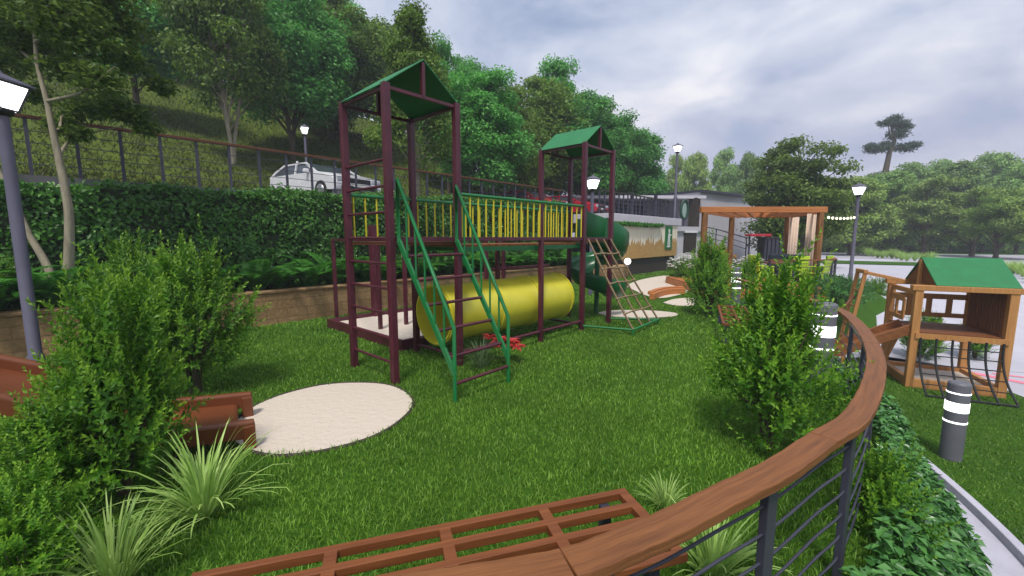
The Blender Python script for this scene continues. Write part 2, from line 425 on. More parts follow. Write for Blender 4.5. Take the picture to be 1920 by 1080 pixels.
mb = MB(); mb.prism([tq(-30,7.9,3.0), tq(40,7.9,3.0), tq(40,8.15,3.0), tq(-30,8.15,3.0)], (0,0,.56))
tag(mb.build('kerb_wall', M['white_kerb'], loc=tq(0,8,3)), 'long low white kerb wall along the far side of the upper road', 'kerb wall')
# paths, plaza, roads, sand
path_in = [(2.3,1.0),(2.9,1.75),(3.5,2.5),(4.2,3.45),(4.75,4.4),(5.2,5.5),(5.6,7.0),(6.0,9.0),(6.3,10.4)]
path_out = [(2.95,.75),(3.45,1.45),(4.0,2.2),(4.65,3.2),(5.15,4.2),(5.6,5.4),(6.05,6.9),(6.9,8.8),(8.2,10.2)]
pin = [(.35+.0,-2.2),(1.2,-.6)]+path_in; pout = [(1.2,-2.6),(2.0,-.9)]+path_out
ribbon('path', pin, pout, lambda x, y: float(zout(y))+.03, M['concrete'], 60, 2)
mbk = MB(); kp = [(p[0], p[1], -1.16) for p in pout]
kk = catmull(kp, 6)
for a, b in zip(kk, kk[1:]): mbk.bar(a, b, .09, .16, ext=.005)
tag(mbk.build('path_kerb', M['concrete'], bevel=.01), kind='structure')
ribbon('plaza', [(6.4,10.5),(7.6,12.0),(10.0,12.4),(11.3,13.4),(12.8,15),(14.4,16.0),(15.4,18.4),(17.2,23),(18.6,30),(21,45)], [(9.8,10.6),(10.9,9.5),(13,9.2),(18,10),(26,14),(34,20),(42,28),(52,38)], lambda x, y: float(zout(y))+.02, M['plaza'], 90, 20)
ribbon('court', [(10.4,9.6),(9.9,7.5),(9.7,5.5)], [(24,9.6),(24,7.5),(24,5.5)], lambda x, y: -1.2+.012, M['plaza'], 12, 12)
def stripe(a, b, w):
    a = Vector(a); b = Vector(b); d = (b-a).normalized(); s = Vector((d.y, -d.x))*w/2
    flat('painted_line', [tuple(a-s), tuple(b-s), tuple(b+s), tuple(a+s)], -1.18, M['pink'])
stripe((10.35,9.75), (12.2,6.4), .22); stripe((12.0,9.4), (16,8.6), .12); stripe((11.0,9.3), (16,5.8), .12)
ribbon('road', [(16,50),(28,41),(42,33),(62,27),(110,20)], [(20,72),(36,56),(54,47),(80,42),(130,37)], lambda x, y: float(zout(y))+.03, M['road'], 40, 8)
ribbon('verge', [(18.5,36),(23.5,31),(30,27),(38,22.5),(52,18)], [(20,41),(27,35),(34,30),(42,26.5),(60,22)], lambda x, y: float(zout(y))+.06, M['turf'], 40, 4)
SANDC = (-2.02, 4.42, .90)
def disc(name, cx, cy, rx, ry, z, m, n=64, wob=.02, ph=0):
    pts = [(cx+rx*(1+wob*math.sin(3*a+ph)+wob*.6*math.sin(7*a))*math.cos(a), cy+ry*(1+wob*math.sin(3*a+ph)+wob*.6*math.sin(7*a))*math.sin(a)) for a in [2*math.pi*i/n for i in range(n)]]
    return flat(name, pts, z, m), pts
_, sand_pts = disc('sand_pit', SANDC[0], SANDC[1], .90, .93, .012, M['sand'], 72, .012)
mb = MB(); mb.tube([(x, y, .0) for x, y in sand_pts]+[(sand_pts[0][0], sand_pts[0][1], .0)], .022, 6); tag(mb.build('sand_pit_edging', M['dark_wall']), kind='structure')
disc('slide_sand_patch', 3.15, 10.35, .98, .55, .012, M['sand'], 48, .02, 1)
sp = [(1172,536),(1205,524),(1252,517),(1268,530),(1290,545),(1262,556),(1232,559),(1205,552)]
flat('sand_path', [tuple(p[:2]) for p in catmull([G(*q) for q in sp]+[G(*sp[0])], 5)][:-1], .012, M['sand'])
sp = [(1243,568),(1266,561),(1300,560),(1300,573),(1270,574)]
flat('sand_landing', [tuple(p[:2]) for p in catmull([G(*q) for q in sp]+[G(*sp[0])], 4)][:-1], .013, M['sand'])
# ------------------------------------------------------------------ play structure
Bp = Vector((-1.53,5.31,0)); u = Vector((math.cos(.8272), math.sin(.8272), 0)); n = Vector((-u.y, u.x, 0))
S1 = 1.10; A_ = Bp+n*S1; C_ = Bp+u*S1; D_ = A_+u*S1
Ep = Vector((1.43,8.48,0)); F_ = Ep+u*1.09; Gp = Ep+n*1.09; Hp = Gp+u*1.09
T1 = 3.76; DK = 1.88
play = empty('play_structure', Bp, 'maroon climbing frame with two green roofed towers, yellow tunnel and green slide', 'play structure')
def Z(p, z): return Vector((p.x, p.y, z))
def post(p, z1, z0=-.02, w=.088):
    mb = MB(); mb.bar(Z(p, z0), Z(p, z1), w, w, up=u); return mb.build('post', M['maroon'], play, bevel=.008)
def rod(name, p, q, r, m, parent=play, nn=10):
    return MB().tube([p, q], r, nn).build(name, m, parent)
for p in (A_, Bp, C_, D_): post(p, T1)
for p in (Ep, F_, Gp, Hp): post(p, T1)
mid = Ep.lerp(C_, .41); midf = Gp.lerp(D_, .41)
post(mid, DK+.02, w=.075); post(midf, DK+.02, w=.075)
for z in [.27+.325*i for i in range(9)]:
    rod('rung', Z(A_, z), Z(Bp, z), .018, M['maroon'])
# frame beams at deck height and near the ground
for p, q, z, w in [(Bp,Ep,DK,.06),(A_,Gp,DK,.06),(C_,D_,DK,.05),(Ep,Gp,DK,.05),(F_,Hp,DK,.05),(Ep,F_,DK,.05),(Gp,Hp,DK,.05)]:
    MB().bar(Z(p,z), Z(q,z), .05, w).build('deck_beam', M['maroon'], play, bevel=.005)
for p, q in ((C_,Ep),(D_,Gp)):
    rod('ground_beam', Z(p,.2), Z(q,.2), .028, M['maroon'])
for k in (0, .42, 1.0): rod('ground_beam', Z(C_.lerp(Ep,k),.13), Z(D_.lerp(Gp,k),.13), .024, M['maroon'])
# platforms and bridge deck
def deckplate(p, q, r, s, z, name):
    mb = MB(); c = (p+q+r+s)/4; sh = [c+(x-c)*.955 for x in (p,q,r,s)]
    mb.prism([Z(x, z) for x in sh], (0,0,-.045)); o = mb.build(name, M['deck_brown'], play, bevel=.004)
deckplate(A_, Bp, C_, D_, DK-.035, 'platform'); deckplate(Ep, F_, Hp, Gp, DK-.035, 'platform')
mb = MB(); a0 = C_+n*.1; b0 = D_-n*.1; L = (Ep-C_).length; k = int(L/.145)
for i in range(k):
    s = (i+.5)/k*(L-.1)+.05; mb.bar(Z(a0+u*s, DK-.1), Z(b0+u*s, DK-.1), .125, .035)
bd = mb.build('bridge_deck', M['rail_wood'], play, bevel=.004)
mb = MB()
for s in (.09, 1.01): mb.bar(Z(C_+n*s, DK-.155), Z(Ep+n*s, DK-.155), .04, .07)
mb.build('bridge_stringer', M['green_paint'], bd)
# guard rails: green tube over yellow balusters
def guard(p, q, z0, z1, nb, name='guard_rail', rr=.026):
    r_ = rod(name, Z(p, z1), Z(q, z1), rr, M['green_paint'])
    for i in range(nb):
        x = p.lerp(q, (i+.5)/nb)
        MB().tube([Z(x, z0), Z(x, z1-.02)], .0135, 8).build('baluster', M['yellow_rod'], r_)
guard(C_, Ep, DK+.02, 2.52, 20); guard(A_, D_, DK+.02, 2.5, 6); guard(D_, Gp, DK+.02, 2.5, 19); guard(Gp, Hp, DK+.02, 2.5, 6)
# roofs
def roof(a, b, c, d):
    """ridge runs from the middle of b-c to the middle of a-d; eaves on a-b and d-c"""
    m1 = (b+c)/2; m2 = (a+d)/2; z0 = T1-.015; z1 = T1+.40; e = (b-a).normalized()*.03
    for p, q in ((a,b),(d,c)):
        off = (p-m2).normalized()*.04
        pts = [Z(p-e+off, z0-.02), Z(q+e+off, z0-.02), Z(m1+e, z1), Z(m2-e, z1)]
        nv = (pts[1]-pts[0]).cross(pts[2]-pts[1]).normalized()*.014
        if nv.z < 0: nv = -nv
        MB().prism(pts, nv).build('roof_panel', M['roof_green'], play, bevel=.003)
    for p, q in ((a,b),(b,c),(c,d),(d,a)): MB().bar(Z(p,T1-.05), Z(q,T1-.05), .04, .04).build('roof_beam', M['maroon'], play)
    for m_ in (m1, m2): MB().bar(Z(m_,T1-.05), Z(m_,z1-.02), .05, .045, up=u).build('king_post', M['maroon'], play)
roof(A_, Bp, C_, D_); roof(Gp, Ep, F_, Hp)
# stairs down from the B-C side
ft = [Vector((-.66,4.68,0)), Vector((-.05,5.37,0))]; tp = [Bp-n*.07+u*.08, C_-n*.07-u*.08]
st = []
for f_, t_ in zip(ft, tp):
    s_ = MB().bar(Z(t_, DK-.02), Z(f_, .33), .035, .06).build('stair_stringer', M['green_paint'], play); st.append(s_)
    hr = MB().tube([Z(t_, DK-.05), Z(t_, 2.62), Z(f_, .88), Z(f_, -.02)], .024, 10).build('handrail', M['green_paint'], play)
    for i in range(5):
        k = (i+1)/6; x = t_.lerp(f_, k); MB().tube([Z(x, DK-.02+(.33-DK+.02)*k), Z(x, 2.62+(.88-2.62)*k)], .013, 8).build('baluster', M['green_paint'], hr)
for i in range(6):
    z = .22+.29*i; k = min(1, max(0, (DK-z)/(DK-.33)))
    MB().tube([Z(tp[0].lerp(ft[0], k), z), Z(tp[1].lerp(ft[1], k), z)], .02, 10).build('tread', M['maroon'], play)
# tunnel
tc0 = (C_+D_)/2-u*.06; tc1 = (Ep+Gp)/2-u*.16; RT = .46; zc = .70
def shell(mb, p, q, r0, r1, nn=40, segs=1):
    d = (q-p).normalized(); side = Vector((-d.y, d.x, 0)); up = Vector((0,0,1)); rows = []
    for (base, r) in ((p, r0), (q, r0), (q, r1), (p, r1)):
        rows.append([base+(side*math.cos(2*math.pi*j/nn)+up*math.sin(2*math.pi*j/nn))*r for j in range(nn)])
    vs = sum(rows, []); fs = []
    for i in range(4):
        for j in range(nn): fs.append((i*nn+j, i*nn+(j+1)%nn, ((i+1)%4)*nn+(j+1)%nn, ((i+1)%4)*nn+j))
    return mb.add(vs, fs, True)
mb = shell(MB(), Z(tc0,zc), Z(tc1,zc), RT, RT-.02); tun = mb.build('crawl_tunnel', M['yellow'], play)
em = tun.modifiers.new('edge', 'EDGE_SPLIT'); em.split_angle = R(40)
for k in (.012, .36, .67, .988):
    c = tc0.lerp(tc1, k); shell(MB(), Z(c-u*.02,zc), Z(c+u*.02,zc), RT+.022, RT-.004).build('tunnel_flange', M['yellow'], tun).modifiers.new('edge','EDGE_SPLIT').split_angle = R(40)
# spiral slide beyond the second tower
def spiral():
    c = Vector((2.12,10.42,0)); vs = []; fs = []; ns = 64; prof = []
    ro, ri = .74, .10
    for j in range(11):
        a = math.pi*j/10; w = (ro+ri)/2; h = (ro-ri)/2
        prof.append((w+h*math.cos(a), -h*.5*math.sin(a)+.20*(max(0,(3-j))/3)))
    t0 = math.atan2(((F_+Hp)/2-c).y, ((F_+Hp)/2-c).x); th = .02
    rows = ns+1
    for layer in (0, 1):
        for i in range(rows):
            k = i/ns; a = t0-.15 - 0+k*R(485)
            z = 1.86-k*1.42 if k < .9 else 1.86-.9*1.42-(k-.9)*.5
            for r, dz in prof: vs.append((c.x+(r+layer*.012)*math.cos(a), c.y+(r+layer*.012)*math.sin(a), z+dz+(max(0, dz-.0)*2.0*max(.12,1-k*2.4) if r > .6 else 0)+.05-layer*.02))
    w = len(prof); nl = rows*w
    for i in range(ns):
        for j in range(w-1):
            a, b, c2, d = i*w+j, i*w+j+1, (i+1)*w+j+1, (i+1)*w+j
            fs.append((a,b,c2,d)); fs.append((nl+d, nl+c2, nl+b, nl+a))
        for j in (0, w-1): fs.append((i*w+j, (i+1)*w+j, nl+(i+1)*w+j, nl+i*w+j))
    for i in (0, ns):
        for j in range(w-1): fs.append((i*w+j, i*w+j+1, nl+i*w+j+1, nl+i*w+j))
    o = MB().add(vs, fs, True).build('spiral_slide', M['slide_green'], play)
    MB().tube([Z(c, 0), Z(c, 2.2)], .06, 12).build('slide_column', M['slide_green'], o)
    # entry hood between deck and spiral
    m_ = (F_+Hp)/2
    hb = MB()
    for s in (-.4, .4):
        hb.bar(Z(m_+n*s+u*.03, 2.1), Z(m_+n*s*.8+u*.45, 2.06), .03, .5)
    hb.build('slide_entry', M['slide_green'], o, bevel=.01)
spiral()
# rope net on the E-F side
nb0, nb1 = Vector((2.38,8.09,0)), Vector((3.24,9.15,0))
e0 = Ep-n*.05+u*.1; e1 = F_-n*.05-u*.1
net = MB()
for i in range(4):
    k = i/3; p = Z(e0.lerp(e1,k), DK-.01); q = Z(nb0.lerp(nb1,k), .1)
    mm = p.lerp(q,.5); mm.z -= .03
    net.tube([p, p.lerp(mm,.5)-Vector((0,0,.01)), mm, mm.lerp(q,.5)-Vector((0,0,.01)), q], .02, 8)
for i in range(1, 6):
    k = i/6.1; a = Z(e0.lerp(nb0,k), DK+(.1-DK)*k-.02); b = Z(e1.lerp(nb1,k), DK+(.1-DK)*k-.02)
    net.tube([a, a.lerp(b,.33)+Vector((0,0,.015)), a.lerp(b,.66)-Vector((0,0,.015)), b], .017, 8)
    for q_ in range(4): net.ball(a.lerp(b,q_/3), .032, 6)
netp = net.build('rope_net', M['rope'], play)
mb = MB()
mb.tube([Z(Ep,.1), Z(nb0,.1)], .022); mb.tube([Z(F_,.1), Z(nb1,.1)], .022); mb.tube([Z(nb0,.1), Z(nb1,.1)], .026)
mb.tube([Z(nb0,-.02), Z(nb0,.12)], .026); mb.tube([Z(nb1,-.02), Z(nb1,.12)], .026)
mb.build('net_frame', M['green_paint'], netp)
# the wing over the sandbox: lower posts with a beam round the top
SB = Vector((-1.86,6.93,0))
for (px, py) in ((632,604),(714,626),(762,617)): post(G(px, py, .0), DK, w=.07)
post(G(706,600,.0), DK+.3, w=.16)
w0 = G(632,604); w1 = G(714,626); w2 = G(762,617)
for p, q in ((w0, A_), (w0, w0+u*2.6), (w1, w2)): MB().bar(Z(p,DK-.02), Z(q,DK-.02), .045, .05).build('deck_beam', M['maroon'], play)
fb = [at(912,520,9.9), at(944,515,10.6)]
for p in fb: post(p, DK, w=.08)
MB().bar(Z(fb[0],1.15), Z(fb[0]+u*2.4,1.15), .05, .05).build('deck_beam', M['maroon'], play)
MB().bar(Z(fb[0],DK-.03), Z(fb[0]+u*2.4,DK-.03), .05, .05).build('deck_beam', M['maroon'], play)
# sandbox
sbx = empty('sandbox', SB, 'maroon framed box of pale sand under the taller climbing tower', 'sandbox')
c1 = SB; c2 = SB+n*2.78; c3 = c2+u*2.25; c4 = SB+u*2.25
fr = MB()
for p, q in ((c1,c2),(c2,c3),(c3,c4),(c4,c1)): fr.bar(Z(p,.085), Z(q,.085), .07, .19, ext=.034)
fr.build('frame', M['maroon'], sbx, bevel=.006)
mb = MB(); mb.prism([Z(c1,.10),Z(c4,.10),Z(c3,.10),Z(c2,.10)], (0,0,-.09)); mb.build('sand', M['sand'], sbx)
# ------------------------------------------------------------------ brown slide at the left
def brown_slide():
    e = (G(480,838)+G(475,778))/2; d = Vector((-.84,-.55,0)).normalized(); s = Vector((-d.y, d.x, 0)); hw = .41
    root = empty('garden_slide', Z(e,0), 'brown moulded slide running down through shrubs into the round sand pit', 'slide')
    prof = [(0,.16),(.12,.17),(.35,.19),(.6,.22),(.85,.29),(1.05,.40),(1.25,.56),(1.45,.70),(1.65,.80),(1.9,.92),(2.1,1.07),(2.35,1.28),(2.6,1.45),(2.9,1.5)]
    pc = catmull([(a, b, 0) for a, b in prof], 4)
    vs = []; fs = []
    for p in pc:
        c = e+d*max(p.x,.13)
        for k in (-1,1):
            for dz in (0,-.05): q = c+s*k*(hw-.02); vs.append((q.x,q.y,p.y+dz))
    for i in range(len(pc)-1):
        a = i*4; b = a+4
        fs += [(a,a+2,b+2,b),(a+1,b+1,b+3,a+3)]
    fs += [(0,1,3,2)]
    MB().add(vs, fs, True).build('chute', M['slide_brown'], root)
    for k in (-1,1):
        vs = []; fs = []; w = .042
        for p in pc:
            c = e+d*p.x+s*k*hw
            for sx, dz in ((-w,-.06),(w,-.06),(w,.085),(0.6*w,.105),(-.6*w,.105),(-w,.085)):
                q = c+s*sx; vs.append((q.x,q.y,p.y+dz))
        for i in range(len(pc)-1):
            for j in range(6): fs.append((i*6+j,i*6+(j+1)%6,(i+1)*6+(j+1)%6,(i+1)*6+j))
        fs += [tuple(range(6))[::-1], tuple(range(len(vs)-6,len(vs)))]
        o = MB().add(vs, fs).build('side_rail', M['slide_brown'], root, bevel=.012)
        c = e+s*k*hw; MB().box(Z(c+d*.045, .105), (.10,.11,.25), math.atan2(d.y,d.x)).build('leg', M['slide_brown'], root, bevel=.015)
    for a, z in ((2.8,1.45),):
        for k in (-1,1): MB().box(Z(e+d*a+s*k*.36, z/2-.04), (.07,.07,z-.02), math.atan2(d.y,d.x)).build('leg', M['slide_brown'], root)
brown_slide()
# ------------------------------------------------------------------ benches: prototype along local x, seat top at .42
def make_bench(label):
    r = empty('park_bench', (0,0,0), label, 'bench', 'slatted benches on the lawn')
    L, W = 2.19, .56; y0 = 0
    seat = MB(); zt = .42
    ys = [i*(W-.05)/4-(W-.05)/2 for i in range(5)]
    for y in ys: seat.box((0,y,zt-.0225), (L if y in (ys[0],ys[-1]) else L-.1,.042,.045))
    for x in (-L/2+.03,-.52,.02,.56,L/2-.03): seat.box((x,0,zt-.024), (.06,W-.052,.045 if abs(x) < 1 else .043))
    seat.build('seat', M['bench_wood'], r, bevel=.004, world=False)
    for x in (-L/2+.16, L/2-.16):
        for y in (-W/2+.06, W/2-.06): MB().box((x,y,(zt-.048)/2), (.055,.055,zt-.048)).build('leg', M['steel'], r, bevel=.004, world=False)
        MB().box((x,0,.07), (.045,W-.18,.045)).build('stretcher', M['steel'], r, world=False)
    return r
b1 = make_bench('brown slatted bench close in front, under the curved handrail')
p = G(360,1075,.42); q = G(1172,915,.42); dd = (q-p).normalized(); pr = Vector((dd.y,-dd.x,0))
b1.location = Z((p+q)/2+pr*.27, 0); b1.rotation_euler.z = math.atan2(dd.y,dd.x)
b2 = copy_tree(b1); tag(b2, 'distant brown slatted bench half hidden behind the large shrub by the railing')
p = G(1345,573,.42); q = G(1396,572,.42); r_ = G(1428,618,.42)
lx = (r_-q).normalized()
b2.location = Z((p+q)/2+lx*1.12, 0); b2.rotation_euler.z = math.atan2(lx.y,lx.x)
# ------------------------------------------------------------------ curved railing
rl = empty('curved_railing', (4.13,5.03,0), 'long curved railing with a broad brown timber handrail over grey steel cables', 'railing')
def sweep(path, w, h, name, m, parent, edge_wob=0.0):
    vs = []; fs = []; k = len(path)
    for i, p in enumerate(path):
        d = (path[min(i+1,k-1)]-path[max(i-1,0)]); d.z = 0; d.normalize(); s = Vector((d.y,-d.x,0))
        wo = edge_wob*math.sin(i*2.1)
        for a, b in ((-w/2-wo,-h/2),(w/2+wo,-h/2),(w/2+wo,h/2),(-w/2-wo,h/2)):
            q = p+s*a; vs.append((q.x,q.y,q.z+b))
    for i in range(k-1):
        for j in range(4): fs.append((i*4+j,i*4+(j+1)%4,(i+1)*4+(j+1)%4,(i+1)*4+j))
    fs += [(0,1,2,3)[::-1], tuple(range(4*k-4,4*k))]
    o = MB().add(vs, fs).build(name, m, parent, bevel=.006)
    uv = o.data.uv_layers.new(name='along'); d = [0.0]
    for a, b in zip(path, path[1:]): d.append(d[-1]+(b-a).length)
    for lp_ in o.data.loops: i = lp_.vertex_index; uv.data[lp_.index].uv = (d[i//4]+path[0].x*3, (0,w,w+h,2*w+h)[i%4])
    return o
cuts = list(range(0, len(RAILC)-1, 30))+[len(RAILC)-1]
for a, b in zip(cuts, cuts[1:]):
    seg = [Vector(p) for p in RAILC[a:b+1]]
    if len(seg) < 2: continue
    dv = (seg[1]-seg[0]).normalized(); seg[0] = seg[0]+dv*.0015; dv = (seg[-2]-seg[-1]).normalized(); seg[-1] = seg[-1]+dv*.0015
    sweep(seg, .118, .042, 'handrail', M['rail_top'], rl, .0015)
pc = G(1447,905,.9); best = min(range(len(RAILC)), key=lambda i: (RAILC[i].xy-pc.xy).length)
pos = sorted(resample(RAILC[:best+1][::-1], .9)+resample(RAILC[best:], .9)[1:], key=lambda p: p.y)
for p in pos:
    i = min(range(len(RAILC)), key=lambda i: (RAILC[i]-p).length); d = RAILC[min(i+1,len(RAILC)-1)]-RAILC[max(0,i-1)]
    MB().box((p.x,p.y,(RAILZ-.05)/2-.05), (.075,.035,RAILZ+.05), math.atan2(d.y,d.x)).build('post', M['steel'], rl, bevel=.004)
for z in (.16,.29,.42,.55,.68,.81):
    MB().tube([Z(p,z) for p in RAILC], .0065, 6).build('cable', M['steel'], rl)
# ------------------------------------------------------------------ bollard lights
def make_bollard(label):
    r = empty('bollard_light', (0,0,0), label, 'bollard light', 'grey bollard lights with white bands')
    R_ = .12; h = 1.12
    body = MB().lathe((0,0,0), [(R_,-.03),(R_,h-.035),(R_-.006,h-.012),(R_-.03,h)], 40); body.build('body', M['bollard'], r, world=False).modifiers.new('e','EDGE_SPLIT').split_angle = R(50)
    for a, b in ((.55,.575),(.71,.845),(.965,.985)):
        MB().lathe((0,0,0), [(R_+.001,a),(R_+.004,a+.003),(R_+.004,b-.003),(R_+.001,b)], 40, False).build('light_band', M['lit_band'], r, world=False)
    return r
bo = make_bollard('grey bollard light with white bands on the lower lawn before the playhouse'); bo.location = (6.19,5.6,-1.2); bo.rotation_euler.y = R(0)
b = copy_tree(bo); tag(b, 'grey bollard light half hidden by the big shrub, at the bend of the railing'); b.location = (3.80,5.02,0)
b = copy_tree(bo); tag(b, 'small far grey bollard light near the decked terrace railing'); b.location = Z(at(1378,560,11.2), 0)
# ------------------------------------------------------------------ street lamps
def make_lamp(label):
    r = empty('street_lamp', (0,0,0), label, 'street lamp', 'lantern lamps on tall posts')
    h = 3.42
    MB().tube([(0,0,-.05),(0,0,.5),(0,0,.52),(0,0,h)], [.075,.075,.062,.055], 16).build('pole', M['lamp_metal'], r, world=False)
    MB().lathe((0,0,h), [(.055,0),(.08,.01),(.10,.05),(.10,.065)], 20).build('collar', M['black'], r, world=False)
    z0, z1, a, b_ = h+.065, h+.37, .09, .17
    def ring(mb, s0, s1, za, zb):
        vs = [(x*s,y*s,z) for s, z in ((s0,za),(s1,zb)) for x, y in ((-1,-1),(1,-1),(1,1),(-1,1))]
        mb.add(vs, [(0,1,5,4),(1,2,6,5),(2,3,7,6),(3,0,4,7),(3,2,1,0),(4,5,6,7)])
    mb = MB(); ring(mb, a, b_, z0, z1); mb.build('lantern_glass', M['lit_glass'], r, world=False)
    f = MB()
    for x, y in ((-1,-1),(1,-1),(1,1),(-1,1)): f.bar((x*a,y*a,z0), (x*b_,y*b_,z1), .02, .02)
    for z, s in ((z0+.006,a+.004),(z1-.006,b_+.004)):
        for p, q in (((-1,-1),(1,-1)),((1,-1),(1,1)),((1,1),(-1,1)),((-1,1),(-1,-1))): f.bar((p[0]*s,p[1]*s,z), (q[0]*s,q[1]*s,z), .018, .018, ext=.008)
    f.build('lantern_frame', M['black'], r, world=False)
    rf = MB(); ring(rf, b_+.035, b_+.032, z1+.005, z1+.025); ring(rf, b_+.02, .045, z1+.026, z1+.12); ring(rf, .04, .015, z1+.121, z1+.17)
    rf.build('lantern_roof', M['lamp_metal'], r, world=False, bevel=.004)
    return r
lp = make_lamp('nearest lantern lamp at the left edge, on a thick grey post among shrubs')
p = at(70,590,4.95); lp.location = (p.x-.09,p.y,0); lp.scale = (1,1,.955)
def lamp(px, Y, z, lab, s=1.0, rz=.5):
    l = copy_tree(lp); q = at(px,400,Y); l.location = (q.x,q.y,z); l.scale = (s,s,s); l.rotation_euler.z = rz; tag(l, lab); return l
lamp(1110, 14.0, -.02, 'lantern lamp standing behind the second tower and the green slide', 1.0)
lamp(1606, 16.6, -.02, 'lantern lamp at the terrace corner holding the end of the string lights', 1.02)
lamp(580, 18.5, 3.05, 'lantern lamp on the upper road behind the white car', .92)
lamp(1265, 25.0, 3.05, 'tall lantern lamp against the sky above the fenced upper terrace', 1.08)
# ------------------------------------------------------------------ planter, hedge and fence
pl = empty('stone_planter', tq(0,0), 'long low planter wall of tan split-face stone blocks below the hedge', 'planter')
o = MB().box((0,0,0), (22,.28,.72)).build('wall', M['stone'], pl, world=False, bevel=.02)
ang = math.atan2(U.y,U.x); o.location = U*4.2+NN*.14+Vector((0,0,.33)); o.rotation_euler.z = ang
o = MB().box((0,0,0), (22,.34,.06)).build('coping', M['stone'], pl, world=False, bevel=.015); o.location = U*4.2+NN*.14+Vector((0,0,.72)); o.rotation_euler.z = ang
mb = MB(); mb.prism([tq(-6.8,.28,.62), tq(15.2,.28,.62), tq(15.2,2.0,.7), tq(-6.8,2.0,.7)], (0,0,-.5)); mb.build('soil', M['soil'], pl)
HT0, HT1, HQ0, HQ1 = -9.0, 12.6, 1.15, 1.95
def hedge_z(t): return 2.82+.04*np.clip(t+4,0,14)
def hedge():
    rng = np.random.default_rng(5)
    root = empty('clipped_hedge', tq(2,1.55,.6), 'long tall dark green clipped hedge below the upper road fence', 'hedge')
    mb = MB(); vs = []
    mb.add([tq(HT0,HQ0+.14,.6),tq(HT1,HQ0+.14,.6),tq(HT1,HQ1-.1,.6),tq(HT0,HQ1-.1,.6),tq(HT0,HQ0+.14,hedge_z(HT0)-.16),tq(HT1,HQ0+.14,hedge_z(HT1)-.16),tq(HT1,HQ1-.1,hedge_z(HT1)-.16),tq(HT0,HQ1-.1,hedge_z(HT0)-.16)],
           [(0,1,5,4),(1,2,6,5),(2,3,7,6),(3,0,4,7),(4,5,6,7)])
    mb.build('twigs', M['hedge_core'], root)
    def face(nf, mode):
        t = rng.uniform(HT0, HT1, nf)
        if mode == 'front':
            k = rng.random(nf); z = .65+(hedge_z(t)-.65)*k
            bump = .09*np.sin(t*3.1+z*2.2)+.07*np.sin(t*7.3-z*5.1)+.05*np.sin(z*9+t)
            q = HQ0+.06-bump*.8+rng.normal(0,.05,nf)+.16*np.clip((k-.9)/.1,0,1)**2; nv = np.tile([0,-1.,.25],(nf,1))
        elif mode == 'top':
            q = rng.uniform(HQ0, HQ1+.1, nf); z = hedge_z(t)-.05+.06*np.sin(t*2.3)+.05*np.sin(t*6.1+q*4)+rng.normal(0,.04,nf)+.10*(rng.random(nf)**6); nv = np.tile([0,-.3,1.],(nf,1))
        nv = nrm(nv+rng.normal(0,.55,(nf,3))); d = nrm(np.cross(nv, rng.normal(0,1,(nf,3))))
        conv = lambda a: a[:,:1]*np.array(U)+a[:,1:2]*np.array(NN)+np.stack([np.zeros(len(a)),np.zeros(len(a)),a[:,2]],1)
        P = np.array(O)+t[:,None]*np.array(U)+q[:,None]*np.array(NN); P[:,2] = z
        L = rng.uniform(.075,.125,nf)
        return leaf_arrays(P, conv(d), conv(nv), L, L*.62)
    V, T = cat_arrays([face(36000,'front'), face(12000,'top')])
    me = np_mesh('foliage', V, T); link_mesh(me, 'foliage', M['hedge'], root)
hedge()
def upper_fence():
    root = empty('upper_fence', tq(2,2.35,3.05), 'long fence with a brown timber top rail and thin cables along the upper road', 'fence')
    t0, t1 = -9.5, 13.5
    MB().bar(tq(t0,2.35,4.17), tq(t1,2.35,4.17), .13, .055).build('top_rail', M['fence_wood'], root, bevel=.006)
    k = int((t1-t0)/.64)
    for i in range(k+1): MB().box(tq(t0+i*(t1-t0)/k,2.35,3.6), (.055,.04,1.1), ang).build('post', M['steel'], root)
    for z in (3.3,3.5,3.7,3.92): MB().tube([tq(t0,2.35,z), tq(t1,2.35,z)], .008, 6).build('cable', M['steel'], root)
upper_fence()
